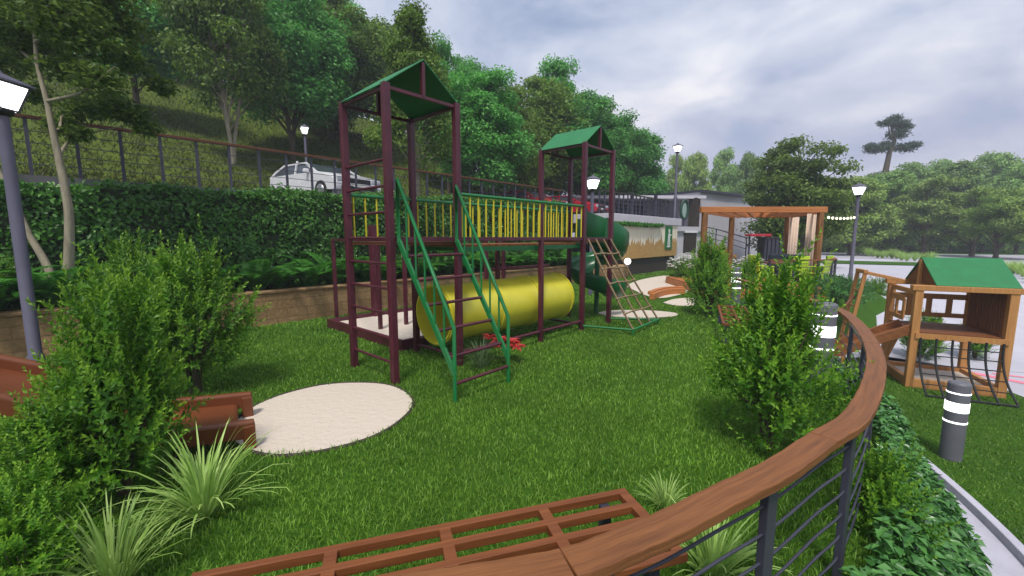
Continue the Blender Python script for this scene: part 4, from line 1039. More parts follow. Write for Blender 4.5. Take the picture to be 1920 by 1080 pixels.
def shrub_meshes(seed, h, w, nshoots=360, nl=18, leaf=.055, base=.12, leaders=7, lean=.6, taper=.3):
    rng = np.random.default_rng(seed)
    lv = []; at_ = []
    k = nshoots; dirs = rvec(rng, k); rad = rng.random(k)**.40
    C = np.array([0,0,base*h+(h*(1-base))*.46]); ax = np.array([w/2,w/2,h*(1-base)*.46])*.86
    lump = 1+.24*np.sin(dirs[:,0]*4+seed)+.20*np.sin(dirs[:,1]*5+dirs[:,2]*4)
    B = C+dirs*ax*(rad*lump)[:,None]
    tp_ = 1+taper*.45-taper*1.15*np.clip(B[:,2]/h,0,1); B[:,0] *= tp_; B[:,1] *= tp_
    D = dirs*np.array([1,1,.6])*lean+np.array([0,0,.75])+rng.normal(0,.28,(k,3))
    V, T, a = shoots(rng, B, D, rng.uniform(.17,.40,k)*min(1,h/1.3), nl, leaf); lv.append((V,T)); at_.append(a)
    # upright leaders that break the outline
    for i in range(leaders):
        t = rng.uniform(0,6.28); r = w*(.33-.2*taper)*rng.random()**.5; b0 = np.array([r*math.cos(t), r*math.sin(t), h*.62]); hh = h*rng.uniform(.2,.42); ns = 7
        out = np.array([math.cos(t)*.22, math.sin(t)*.22, 1])
        kk = np.arange(ns)/ns; Bb = b0+out*(hh*kk)[:,None]; tt = rng.uniform(0,6.28,ns)
        Dd = np.stack([np.cos(tt)*.55, np.sin(tt)*.55, np.full(ns,.8)],1)*(1-kk*.4)[:,None]+out*.5*kk[:,None]
        V, T, a = shoots(rng, Bb, Dd, rng.uniform(.12,.24,ns)*(1.1-.5*kk), nl, leaf); lv.append((V,T)); at_.append(a)
    V, T = cat_arrays(lv); fol = np_mesh('foliage', V, T, np.concatenate(at_))
    mb = MB()
    for i in range(16):
        d = dirs[i]; e = C+d*ax*.85; r = random.Random(seed*31+i); m_ = Vector((e[0]*.25,e[1]*.25,h*.25))
        mb.tube([(r.uniform(-.04,.04),r.uniform(-.04,.04),-.05), m_, Vector(e)], [.012*h,.009*h,.004], 6)
    return mb.mesh('stems'), fol
def plant(name, label, cat, loc, meshes, mats, parts, group=None, rz=0.0, s=(1,1,1)):
    r = empty(name, loc, label, cat, group, rz); r.scale = s
    for me, m, pn in zip(meshes, mats, parts):
        o = bpy.data.objects.new(pn, me); COL.objects.link(o); o.parent = r
        if not me.materials: me.materials.append(m)
    return r
LM = (M['bark'], M['shrub']); LP = ('stem', 'foliage')
big = shrub_meshes(1, 1.5, 1.15, 600, 18, .066, .0); big2 = shrub_meshes(2, 1.5, 1.1, 500, 18, .066); big3 = shrub_meshes(8, 1.45, 1.1, 540, 18, .064, .06, 9, .5, .5)
big4 = shrub_meshes(14, 1.5, 1.05, 470, 18, .064, -.05, 11, .5, .7)
tallm = shrub_meshes(3, 1.2, .8, 300, 18, .07, .1, 4, .7)
GS = 'bright green upright shrubs around the lawn'
def sh(lab, px, py, me, s, rz=0., sx=1., z=0.0, mats=LM, pos=None):
    p = pos if pos is not None else G(px, py, z); return plant('leafy_shrub', lab, 'shrub', Z(p,z-.02), me, mats, LP, GS, rz, (s*sx,s*sx,s))
sh('largest feathery shrub at the left, directly in front of the brown slide', 238, 930, big, 1.12, .3, .69)
sh('dense shrub behind the brown slide, beside the round sand pit', 368, 738, big3, 1.26, 1.7, .84)
sh('shrub behind the slide, just left of the one by the sand pit', 262, 715, big2, 1.22, 4.0, .85)
sh('shrub at the left edge growing round the foot of the nearest lamp', 0, 660, big2, 1.0, 2.2, .9)
sh('low near shrub in the lower left corner, cut by the frame', 0, 0, big, .48, 3.0, 1.0, pos=Vector((-2.52,1.98,0)))
sh('low leafy shrub at the left edge between the corner shrub and the largest feathery one', 0, 0, big2, .62, 2.5, 1.05, pos=Vector((-3.0,2.62,0)))
sh('tall airy shrub inside the bend of the curved handrail, hiding the far bench', 1436, 838, big4, 1.13, .6, .84)
sh('rounded shrub at the far end of the lawn left of the distant bench', 1328, 592, big4, 1.25, 2.9, .95)
sh('slender shrub beside the far bollard before the deck', 1398, 556, tallm, 1.0, .4, .75)
sh('loose light shrub growing outside the handrail above the dark ground cover', 0, 0, tallm, .70, 1.2, .7, z=-.3, mats=(M['bark'], M['shrub_olive']), pos=Vector((2.42,2.56,0)))
sh('small shrub on the lower lawn behind the playhouse slide', 1640, 580, big2, .85, .9, 1.0, z=-1.0, pos=G(1638,580,-1.05))
sh('shrub behind the open rear rail of the playhouse', 0, 0, big, .8, 5.2, 1.1, z=-1.2, pos=Vector((10.6,10.6,0)))
sh('shrub on the paving edge seen right of the playhouse posts', 0, 0, big3, .8, 2.2, 1.0, z=-1.2, pos=Vector((11.9,10.5,0)))
# dark round bush by the far lamp
darkm = shrub_meshes(5, 1.0, 1.5, 420, 16, .07, .02, 0, .9)
for px, py, s, lab in ((1567,572,.9,'dark rounded bush below the terrace corner, by the lamp post'),(1588,568,.75,'smaller dark bush immediately right of the other dark bush by the lamp post')):
    plant('dark_bush', lab, 'bush', G(px,py,-.02), darkm, (M['bark'], M['cover']), LP, 'dark bushes by the terrace', px*.1, (s,s,s))
# flowering bushes
def flower_mesh(seed, h, w, k=120):
    rng = np.random.default_rng(seed); B = []
    lv = []
    for i in range(k):
        d = rvec(rng,1)[0]; d[2] = abs(d[2])*.9+.15; c = np.array([0,0,h*.5])+nrm(d)*np.array([w/2,w/2,h*.5])*rng.uniform(.80,1.08)
        t = np.arange(6)*1.047; D = np.stack([np.cos(t),np.sin(t),np.full(6,.35)],1)+rng.normal(0,.35,3)
        lv.append(leaf_arrays(np.repeat(c[None],6,0), D, np.tile([0,0,1.],(6,1)), .075, .06))
    V, T = cat_arrays(lv); return np_mesh('blossom', V, T)
fs_, ff_ = shrub_meshes(6, 1.15, 1.4, 420, 16, .06, .02, 0, .9)
wb = flower_mesh(1, 1.22, 1.42); ob = flower_mesh(2, 1.22, 1.42, 260)
for px, py, s, b_, bm, lab in ((1283,532,1.02,wb,'petal_white','round bush covered in white blossom left of the pergola post'),(1402,535,.98,wb,'petal_white','white flowering bush between the pergola front posts'),(1338,520,1.25,ob,'petal_orange','bush topped with orange yellow flowers by the left pergola post')):
    plant('flowering_bush', lab, 'bush', G(px,py,-.02), (fs_,ff_,b_), (M['bark'],M['shrub'],M[bm]), ('stem','foliage','blossom'), 'flowering bushes by the pergola', px, (s,s,s))
# strap-leaved clumps
def ribbons(rng, k, L0, L1, w, spread, droop, seg=7, base_r=.06):
    a = rng.uniform(0,6.28,k); L = rng.uniform(L0,L1,k); out = np.stack([np.cos(a),np.sin(a),np.zeros(k)],1); br = base_r*rng.random(k)**.5
    inc = rng.uniform(.05,spread,k); pts = []; s = np.linspace(0,1,seg)
    side = np.stack([-np.sin(a),np.cos(a),np.zeros(k)],1)
    V = []; 
    for q in s:
        th = inc+droop*q*q*rng.uniform(.7,1.2,k)*(.4+inc)
        pts.append(th)
    P = out*br[:,None]; rows = []
    for i, q in enumerate(s):
        ww = w*(1-q**3)*(.55+.9*q if q < .5 else 1.0)
        rows.append(np.stack([P-side*ww/2, P-np.array([0,0,1.])*ww*.18, P+side*ww/2],1))
        th = pts[i]; P = P+(out*np.sin(th)[:,None]+np.array([0,0,1.])*np.cos(th)[:,None])*(L/(seg-1))[:,None]
    V = np.stack(rows,1)   # k, seg, 3, 3
    idx = np.arange(k*seg*3).reshape(k,seg,3); T = []
    for i in range(seg-1):
        for j in (0,1):
            A,B_,C2,D2 = idx[:,i,j],idx[:,i,j+1],idx[:,i+1,j+1],idx[:,i+1,j]
            T += [np.stack([A,B_,C2],1), np.stack([A,C2,D2],1)]
    return V.reshape(-1,3), np.concatenate(T)
def clump_mesh(seed, k=150, L0=.35, L1=.75, w=.017, spread=.9, droop=1.5):
    V, T = ribbons(np.random.default_rng(seed), k, L0, L1, w, spread, droop); return np_mesh('grass_clump', V, T)
cm = [clump_mesh(11), clump_mesh(12, 150), clump_mesh(13, 150, .3, .6)]
def clump(lab, loc, me, s, mname='strap', name='grass_clump', cat='plant', group='lime striped strap-leaved clumps'):
    o = bpy.data.objects.new(name, me); COL.objects.link(o); o.location = loc; o.scale = (s,s,s); o.rotation_euler.z = loc.x*7
    if not me.materials: me.materials.append(M[mname])
    return tag(o, lab, cat, group)
clump('strap-leaved lime clump arching beside the sand pit, below the slide foot', G(385,965,0), cm[0], .98)
clump('strap-leaved lime clump at the bottom left, left of the front bench', G(215,1105,0), cm[1], .8)
clump('strap-leaved lime clump in the bottom left corner, cut by the frame', G(60,1165,0), cm[2], .68)
clump('strap-leaved lime clump under the handrail at the right end of the front bench', G(1335,1085,0), cm[2], .85)
clump('small strap-leaved tuft just behind the right end of the front bench', G(1248,958,0), cm[1], .42)
# tall grasses along the verge beyond the plaza
vg = clump_mesh(15, 130, .6, 1.1, .03, .7, 1.1)
vsp = [(a,b) for a, b in zip(np.linspace(1556,1690,16), np.linspace(470,487,16))]+[(a,b) for a, b in zip(np.linspace(1700,1745,4), np.linspace(489,493,4))]+[(a,b) for a, b in zip(np.linspace(1888,1935,6), np.linspace(520,537,6))]
for i, (px, py) in enumerate(vsp):
    q = G(px, py+rnd.uniform(-1,3), -.02 if py < 500 else -.35)
    clump('tall bright verge grass in the strip beyond the pale paving', Z(q, float(zout(q.y))+.03), vg, rnd.uniform(.8,1.15)*(1.0 if py<500 else .8), 'strap', 'verge_grass', 'plant', 'tall grasses along the verge')
# flower under the stairs
fl_ = G(903,690,0)
rg_ = empty('red_bromeliad', fl_, 'grey green grass tuft with bright red leaves under the green stair', 'plant')
V, T = ribbons(np.random.default_rng(4), 110, .3, .55, .012, .9, 1.2); link_mesh(np_mesh('leaves', V, T), 'leaves', M['grey_grass'], rg_, world=False)
rb = []; rng = np.random.default_rng(9)
for c, s in (((.25,.25,.36),1),((.42,.35,.30),1.1),((.10,.30,.40),.8),((.52,.22,.26),.9),((.30,.05,.30),.8)):
    k = 16; a = np.arange(k)*2.4; D = np.stack([np.cos(a),np.sin(a),rng.uniform(-.1,.5,k)],1); rb.append(leaf_arrays(np.tile(c,(k,1)), D, np.tile([0,0,1.],(k,1)), .17*s, .06*s))
V, T = cat_arrays(rb); o = link_mesh(np_mesh('red_leaves', V, T), 'red_leaves', M['red_leaf'], rg_, world=False)
# ferns in the planter
def fern_mesh(seed, nf=13, L=.75):
    rng = np.random.default_rng(seed); lv = []
    for i in range(nf):
        a = i*2.4+rng.uniform(-.3,.3); out = np.array([math.cos(a),math.sin(a),0]); side = np.array([-math.sin(a),math.cos(a),0]); l = L*rng.uniform(.75,1.15); inc = rng.uniform(.15,.75)
        k = 26; s = np.linspace(.08,1,k); th = inc+1.3*s**1.6; P = np.cumsum((out*np.sin(th)[:,None]+np.array([0,0,1.])*np.cos(th)[:,None])*l/k,0)
        tan = nrm(np.gradient(P,axis=0)); nn_ = nrm(np.cross(side[None],tan)); pl_ = l*.24*np.sin(np.pi*np.clip(s*.92+.06,0,1))**.7
        for sg in (-1,1): lv.append(leaf_arrays(P, side*sg+tan*.45-np.array([0,0,.15]), nn_, pl_, l*.042, .1, .2))
        lv.append(leaf_arrays(P, tan, nn_, l/k*1.6, .012))
    V, T = cat_arrays(lv); return np_mesh('fern', V, T)
fm = [fern_mesh(1), fern_mesh(2,15,.7), fern_mesh(3,12,.8)]
fq = 0
for i, t in enumerate(np.arange(-6.0, 12.5, .62)):
    me = fm[i%3]; o = bpy.data.objects.new('fern', me); COL.objects.link(o)
    if not me.materials: me.materials.append(M['fern'])
    p = tq(t+rnd.uniform(-.15,.15), .58+rnd.uniform(-.2,.1), .66); o.location = p; s = rnd.uniform(1.25,1.6); o.scale = (s,s,s*1.1); o.rotation_euler.z = i*1.3
    tag(o, 'arching green fern in the row on top of the stone planter', 'fern', 'ferns along the planter')
# dark ground cover on the bank outside the railing
def cover():
    rng = np.random.default_rng(21); E_ = np.array([(x,y,0.) for x, y in EDGE[2:-7]]); k = 34000
    offs = np.zeros_like(E_); tg = nrm(np.gradient(E_,axis=0)); offs[:,0] = tg[:,1]; offs[:,1] = -tg[:,0]
    seg = np.linalg.norm(np.diff(E_,axis=0),axis=1); keep_ = np.where(E_[:-1,1] > .7)[0]; i = rng.choice(keep_, k, p=seg[keep_]/seg[keep_].sum()); f = rng.random((k,1)); s = rng.uniform(-.03,.68,k)
    P = E_[i]*(1-f)+E_[i+1]*f + (offs[i]*(1-f)+offs[i+1]*f)*s[:,None]
    zo = zout(P[:,1])-.01; zb = zo*np.interp(s,[0,.25,.6,.95],[0,.25,.75,1.0])
    m_ = .5+.5*np.sin(P[:,0]*6+1.3*np.sin(P[:,1]*4))*np.sin(P[:,1]*5.2+.7)
    dome = np.sqrt(np.clip(1-np.abs((s-.34)/.44)**3,0,1)); P[:,2] = zb+dome*(.10+.30*m_)*rng.random(k)**.35
    D = rng.normal(0,1,(k,3)); D[:,2] = D[:,2]*.35+.05; Nn = rng.normal(0,.35,(k,3))+[.1,-.1,1]; L = rng.uniform(.045,.095,k)
    V, T = leaf_arrays(P, D, Nn, L, L*.58, .18, .25)
    tag(link_mesh(np_mesh('ground_cover', V, T), 'ground_cover', M['cover'], loc=(3.3,3.1,-.8)), 'dense dark glossy ground cover along the bank outside the railing', 'ground cover', kind='stuff')
cover()
# ------------------------------------------------------------------ lawn grass blades
def in_poly(x, y, poly):
    c = np.zeros(len(x), bool); j = len(poly)-1
    for i in range(len(poly)):
        xi, yi = poly[i]; xj, yj = poly[j]
        if yi != yj: c ^= ((yi > y) != (yj > y)) & (x < (xj-xi)*(y-yi)/(yj-yi)+xi)
        j = i
    return c
def blades(name, label, bands, keep, zf, seed):
    rng = np.random.default_rng(seed); VV = []; TT = []; nn_ = 0
    for (y0, y1, dens, hh, ww) in bands:
        x0, x1 = -1.35*y1-1, 1.35*y1+1; k = int((x1-x0)*(y1-y0)*dens)
        x = rng.uniform(x0,x1,k); y = rng.uniform(y0,y1,k)
        # within the frame and a step to either side of it
        d = y*math.cos(TH)+H*math.sin(TH)+1e-3; px = x/np.maximum(d,.3)*F
        m = (np.abs(px) < 1060+700/np.maximum(y,.8)) & keep(x,y); x = x[m]; y = y[m]; k = len(x)
        if not k: continue
        z = zf(x,y); a = rng.uniform(0,6.28,k); h = hh*rng.uniform(.55,1.25,k); w = ww*rng.uniform(.7,1.3,k)
        ln = rng.uniform(.15,.85,k); da = rng.uniform(0,6.28,k); lx = np.cos(da)*h*ln; ly = np.sin(da)*h*ln
        sx = np.cos(a)*w/2; sy = np.sin(a)*w/2
        zz = z-.005
        V = np.stack([np.stack([x-sx,y-sy,zz],1),np.stack([x+sx,y+sy,zz],1),np.stack([x+sx*.8+lx*.35,y+sy*.8+ly*.35,zz+h*.6],1),np.stack([x-sx*.8+lx*.35,y-sy*.8+ly*.35,zz+h*.6],1),np.stack([x+lx,y+ly,zz+h*(1-.25*ln)],1)],1)
        i = np.arange(k)[:,None]*5+nn_; T = np.concatenate([i+np.array([0,1,2]),i+np.array([0,2,3]),i+np.array([3,2,4])],1).reshape(-1,3)
        VV.append(V.reshape(-1,3)); TT.append(T); nn_ += k*5
    o = link_mesh(np_mesh(name, np.concatenate(VV), np.concatenate(TT)), name, M['blade'])
    tag(o, label, 'grass', kind='stuff'); return o
sbp = [tuple((SB-n*.06-u*.06).xy), tuple((c2+n*.06-u*.06).xy), tuple((c3+n*.06+u*.06).xy), tuple((c4-n*.06+u*.06).xy)]
spath = [tuple(G(*q).xy) for q in ((1168,540),(1200,521),(1252,515),(1300,545),(1308,576),(1240,571),(1200,556))]
dkp = [tuple(p.xy) for p in (D0,D1,D2,D3)]
def keep_main(x, y):
    k = in_poly(x, y, lawn_poly) & ~in_poly(x, y, sbp) & ~in_poly(x, y, spath) & ~in_poly(x, y, dkp)
    k &= ((x-SANDC[0])/.89)**2+((y-SANDC[1])/.92)**2 > .93+.09*np.random.default_rng(5).random(len(x))
    k &= ((x-3.15)/.97)**2+((y-10.35)/.54)**2 > 1
    return k
blades('lawn_grass', 'short mown grass covering the main lawn', [(.9,3.0,4600,.052,.0065),(3.0,5.0,3000,.05,.008),(5.0,8.0,1500,.05,.011),(8,13,650,.05,.016),(13,24,200,.055,.028)], keep_main, lambda x, y: np.zeros_like(x), 1)
lowp = [(p[0]+.06,p[1]) for p in path_out]+[(9.0,10.7),(10.35,9.7),(9.85,7.5),(9.65,5.5),(8.5,.5),(3.0,.2)]
ribbon('lower_lawn', path_out, [(9.5,.4),(9.6,3),(9.7,5.5),(9.75,6.5),(9.9,7.5),(10.15,8.6),(10.35,9.7),(9.6,10.4)], lambda x, y: float(zout(y))+.008, M['turf'], 40, 8)
blades('lower_lawn_grass', 'short mown grass covering the lower lawn round the playhouse', [(.6,4,1300,.05,.011),(4,7.5,1300,.05,.011),(7.5,11,1100,.05,.012)],
       lambda x, y: in_poly(x,y,lowp) & ~in_poly(x,y,[(8.29,8.48),(9.53,7.89),(10.15,9.17),(8.9,9.76)]), lambda x, y: zout(y), 2)
def hill_tufts():
    rng = np.random.default_rng(77); k = 75000; t = rng.uniform(-12,34,k); q = 8.3+rng.random(k)**1.5*22
    P = np.array(O)+t[:,None]*np.array(U)+q[:,None]*np.array(NN); P[:,2] = hill_z(t,q)+.25*np.sin(t*.35+q*.2)*np.clip((q-8)/6,0,1)-.02
    D = rng.normal(0,.5,(k,3)); D[:,2] = 1; V, T = leaf_arrays(P, D, rng.normal(0,1,(k,3))+[0,-.5,.6], rng.uniform(.10,.22,k), rng.uniform(.018,.035,k), .1, .3)
    tag(link_mesh(np_mesh('hill_grass', V, T), 'hill_grass', leafmat('hill_grass_tufts',(.05,.07,.012),(.11,.13,.022),None,.2)), 'rough olive grass covering the hillside', 'grass', kind='stuff')
hill_tufts()
# ------------------------------------------------------------------ trees
def tree_meshes(seed, h, trunk_h, cr, ncl=46, per=230, leaf=.17, shape='dome', forks=1, tr=.13, flat=.62, lean=0.0):
    rng = np.random.default_rng(seed); rr = random.Random(seed); mb = MB()
    cz0 = trunk_h; ch_ = h-trunk_h; C = []; Rr = []
    while len(C) < ncl:
        p = rng.uniform(-1,1,3); r = np.linalg.norm(p)
        if r > 1 or r < .25: continue
        zn = (p[2]+1)/2
        if shape == 'cone': wr = (1.02-zn*.85)
        elif shape == 'dome': wr = math.sqrt(max(.02,1-(zn*1.0-.32)**2/.55)) if zn > .32 else .72+.28*zn/.32
        else: wr = 1.0
        rad = math.hypot(p[0],p[1]); 
        if rad < .3 and zn < .6 and rr.random() < .7: continue
        C.append([p[0]*cr*wr/max(.55,math.sqrt(max(.05,1-p[2]**2)))*.78, p[1]*cr*wr/max(.55,math.sqrt(max(.05,1-p[2]**2)))*.78, cz0+zn*ch_*.93]); Rr.append(cr*rr.uniform(.2,.36)*(1-.25*zn))
    C = np.array(C); Rr = np.array(Rr)
    tops = []
    for f_ in range(forks):
        a = 6.28*f_/forks+seed; ld = .16*forks*(forks > 1)+lean; pts = [Vector((0,0,-.15)), Vector((math.cos(a)*ld*.3*trunk_h*.3,math.sin(a)*ld*.3*trunk_h*.3,trunk_h*.4))]
        for i in range(1,5):
            z = trunk_h*.4+(h*.86-trunk_h*.4)*i/4; pts.append(Vector((math.cos(a)*ld*(z-trunk_h*.3)*.55+rr.uniform(-.1,.1), math.sin(a)*ld*(z-trunk_h*.3)*.55+rr.uniform(-.1,.1), z)))
        t_ = tr/math.sqrt(forks); mb.tube(pts, [t_*1.35,t_,t_*.8,t_*.55,t_*.35,t_*.12], 9); tops.append(pts)
    for i in range(len(C)):
        if rr.random() < .62:
            pts = tops[i%forks]; c = Vector(C[i]); zt = max(trunk_h*.55, min(h*.75, c.z-.75*math.hypot(c.x,c.y)-.3)); j = max(1,min(4,next((q for q in range(1,5) if pts[q+1].z > zt),4)))
            a = pts[j]; b_ = pts[j+1]; s = a.lerp(b_,max(0,min(1,(zt-a.z)/(b_.z-a.z+1e-6)))); m_ = s.lerp(c,.5)+Vector((0,0,.12*(c-s).length))
            mb.tube([s,m_,c], [tr*.32,tr*.2,tr*.06], 6, False)
    k = len(C)*per; ci = np.repeat(np.arange(len(C)),per); d = rvec(rng,k); rad = rng.random(k)**.42
    P = C[ci]+d*(Rr[ci]*rad)[:,None]*np.array([1.15,1.15,flat])+rng.normal(0,.06,(k,3))*cr*.3
    Nn = nrm(d*.55+np.array([0,0,.75])+rng.normal(0,.45,(k,3))); D = nrm(np.cross(Nn,rng.normal(0,1,(k,3)))); L = leaf*rng.uniform(.7,1.25,k)
    V, T = leaf_arrays(P, D, Nn, L, L*.62, .18, .2)
    return mb.mesh('trunk'), np_mesh('crown', V, T)
TP = ('trunk','crown')
A1 = tree_meshes(101, 8.5, 1.8, 3.2, 95, 300, .19, 'dome', 1)
A2 = tree_meshes(102, 9.0, 2.2, 3.0, 80, 280, .18, 'dome', 3, .15)
A3 = tree_meshes(103, 8.0, 1.7, 3.3, 95, 290, .19, 'dome', 2, .14)
B1_ = tree_meshes(104, 9.0, 1.9, 2.7, 90, 280, .15, 'cone', 1, .14)
B2_ = tree_meshes(105, 7.0, 1.0, 3.1, 120, 300, .17, 'dome', 1, .14, .42)
C1_ = tree_meshes(106, 9.0, 1.2, 4.0, 95, 290, .27, 'dome', 1, .2)
C2_ = tree_meshes(107, 10.0, 1.0, 3.8, 95, 290, .27, 'dome', 1, .2)
E1_ = tree_meshes(108, 6.5, 1.5, 2.6, 54, 260, .17, 'dome', 1, .17, .5)
mats = {}
def tinted(meshes, crown):     # one mesh pair per crown colour
    key = (meshes[1].name, crown)
    if key not in mats:
        c = meshes[1].copy() if meshes[1].materials else meshes[1]
        c.materials.clear(); c.materials.append(M[crown]); mats[key] = (meshes[0], c)
    return mats[key]
def tree(lab, px, Y, h, me, base_h, crown, bark='bark', w=1.0, rz=0.0, group=None, z=None, name='broadleaf_tree', dz=-.1):
    q = at(px, 400, Y); x = q.x
    zz = gz(x,Y) if z is None else z
    s = h/base_h
    return plant(name, lab, 'tree', (x,Y,zz+dz), tinted(me,crown), (M[bark],M[crown]), TP, group, rz, (s*w,s*w,s))
HG = 'trees on the grassy hillside'
tree('bright green tree on the hill at the left, its thin trunk above the fence', 278, 21, 8.6, A1, 8.5, 'tree_bright', w=.95, rz=.5, group=HG)
tree('tall forked pale-trunked tree on the slope behind the fence, left of the white car', 445, 18.5, 10.0, A2, 9.0, 'tree_olive', 'pale_bark', .72, 1.2, HG)
tree('large bright green tree on the hill between the forked tree and the near tower', 556, 23, 9.0, A3, 8.0, 'tree_bright', w=.95, rz=2.0, group=HG)
tree('olive tree with pale trunk directly behind the roof of the near tower', 783, 16.6, 8.0, B1_, 9.0, 'tree_olive', 'pale_bark', .86, .3, HG)
tree('green tree rising right of the near tower roof', 842, 26, 9.2, A1, 8.5, 'tree_bright', w=.72, rz=3.1, group=HG)
tree('olive tree standing left of the second tower', 965, 24, 7.4, A3, 8.0, 'tree_olive', w=.72, rz=4.0, group=HG)
tree('taller light green tree behind the second tower', 1045, 31, 11.0, A1, 8.5, 'tree_bright', w=.70, rz=5.0, group=HG)
tree('dark green tree right of the second tower, above the dark terrace fence', 1140, 34, 8.0, A3, 8.0, 'tree_olive', w=.95, rz=.9, group=HG)
bk = [(1010,29,9.5,A3),(1085,30,9,A3),(1170,33,8.5,A1),(1110,38,10,A1),(905,22,7.5,A1),(-40,27,10,A1),(650,27,10,A1),(20,27,10,A1),(150,30,11,A3),(350,31,11.5,A2),(470,33,11,A1),(640,30,9.5,A3),(720,33,9.5,A1),(-120,24,10,A3),(890,36,9,A3),(60,38,12,A3),(240,40,12,A1),(420,42,12,A3),(590,42,11,A2),(780,44,10,A1),(-60,33,11,A1)]
for i, (px, Y, h, me) in enumerate(bk):
    tree('tree in the dense green wood further up the hillside', px, Y, h, me, {A1:8.5,A2:9.0,A3:8.0}[me], 'tree_olive' if i%3 == 0 else 'tree_bright', w=1.0, rz=i*1.7, group='wood further up the hill')
# far trees
FG = 'hazy trees beyond the grey building'
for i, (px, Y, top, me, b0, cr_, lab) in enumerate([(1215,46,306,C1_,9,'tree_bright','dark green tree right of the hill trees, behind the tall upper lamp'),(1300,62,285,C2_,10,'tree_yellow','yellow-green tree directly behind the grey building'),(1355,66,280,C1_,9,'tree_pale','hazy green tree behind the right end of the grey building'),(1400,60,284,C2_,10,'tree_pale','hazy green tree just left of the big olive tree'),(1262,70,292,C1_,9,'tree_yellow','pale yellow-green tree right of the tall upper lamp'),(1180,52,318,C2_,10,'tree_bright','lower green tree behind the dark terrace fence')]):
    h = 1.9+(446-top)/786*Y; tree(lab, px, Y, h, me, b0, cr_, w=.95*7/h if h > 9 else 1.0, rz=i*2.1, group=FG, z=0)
tree('big layered olive tree behind the pergola, the largest on the right', 1494, 27, 8.7, B2_, 7.0, 'tree_dark', w=.86, rz=.4, z=0)
RG = 'woodland row along the far right road'
rows = [(1600,46,330,C1_,9,'tree_olive','tree at the left end of the right woodland, behind the far lamp'),(1665,50,318,C2_,10,'tree_pale','green tree in the right woodland below the tall pine'),(1740,46,325,E1_,6.5,'tree_olive','olive tree with a thin pale trunk above the playhouse roof ridge'),(1705,58,305,C1_,9,'tree_bright','deep green tree in the right woodland, right of the tall pine'),(1790,54,300,C2_,10,'tree_pale','pale full-crowned tree in the right woodland above the playhouse'),(1832,43,345,E1_,6.5,'tree_olive','olive tree with a stout brown trunk on the far right verge'),(1878,39,350,E1_,6.5,'tree_dark','dark low-crowned tree with a slim trunk at the far right'),(1850,58,288,C1_,9,'tree_pale','tallest pale tree of the right woodland'),(1915,52,300,C2_,10,'tree_bright','blue-green tree at the right edge of the photo'),(1945,36,330,E1_,6.5,'tree_olive','olive tree cut by the right edge'),(1560,56,335,C2_,10,'tree_yellow','yellowish tree just right of the big olive tree'),(1990,60,280,C1_,9,'tree_pale','far pale tree at the right, beyond the frame edge'),(1640,66,322,C1_,9,'tree_yellow','yellowish far tree left of the pine trunk'),(1760,70,300,C1_,9,'tree_bright','deep green far tree rising behind the pale full-crowned tree')]
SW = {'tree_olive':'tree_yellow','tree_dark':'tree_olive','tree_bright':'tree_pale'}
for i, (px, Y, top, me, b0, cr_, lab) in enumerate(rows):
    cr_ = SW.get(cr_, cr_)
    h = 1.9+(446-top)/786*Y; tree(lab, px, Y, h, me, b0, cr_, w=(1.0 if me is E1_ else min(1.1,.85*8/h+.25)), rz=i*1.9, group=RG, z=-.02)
# a belt of low growth closing the woodland floor, and more wood behind
def thicket():
    rng = np.random.default_rng(31); k = 30000; px = rng.uniform(1150,2050,k); Yv = rng.uniform(58,82,k); x = (px-960)/F*Yv
    P = np.stack([x,Yv,rng.random(k)**1.2*(2.6+1.6*np.sin(x*.5)+1.2*np.sin(x*.23+2))],1)
    V, T = leaf_arrays(P, rvec(rng,k), rvec(rng,k)+[0,-.5,.6], rng.uniform(.35,.6,k), rng.uniform(.25,.4,k))
    tag(link_mesh(np_mesh('undergrowth', V, T), 'undergrowth', M['tree_dark'], loc=(40,66,0)), 'dark undergrowth closing the floor of the far woodland', 'undergrowth', kind='stuff')
thicket()
# tall pine
def pine():
    Y = 62; p0 = at(1660,330,Y); r = empty('pine_tree', (p0.x,Y,-.1), 'tall lone pine with three flat tiers rising above the woodland', 'tree')
    pts = [Z(p0,-.3), Vector(at(1662,400,Y)), Vector(at(1661,318,Y)), Vector(at(1668,285,Y)), Vector(at(1677,265,Y)), Vector(at(1672,238,Y)), Vector(at(1680,218,Y))]
    mb = MB(); mb.tube(pts, [.45,.4,.36,.3,.24,.17,.06], 10)
    rng = np.random.default_rng(8); Ps = []
    for (px, py, rx, rz_, k) in ((1645,280,1.5,.5,1500),(1632,276,.8,.4,600),(1712,273,.9,.4,700),(1660,272,1.0,.45,700),(1698,277,1.6,.55,1500),(1682,253,1.35,.65,1300),(1695,240,1.0,.4,800),(1665,231,1.2,.4,1000),(1690,233,1.1,.38,800),(1678,224,.9,.5,800)):
        c = at(px,py,Y); k = int(k*.5); d = rvec(rng,k); Ps.append(np.array(c)+d*(rng.random(k)**.6)[:,None]*np.array([rx*1.1,rx*1.1,rz_*1.15])); mb.tube([pts[3].lerp(pts[5],.5 if py < 262 else .1), c], [.13,.04], 6)
    P = np.concatenate(Ps); k = len(P); V, T = leaf_arrays(P, rvec(rng,k)+[0,0,.4], rvec(rng,k), .45, .10)
    mb.build('trunk', M['bark'], r); link_mesh(np_mesh('crown', V, T), 'crown', M['pine'], r)
pine()
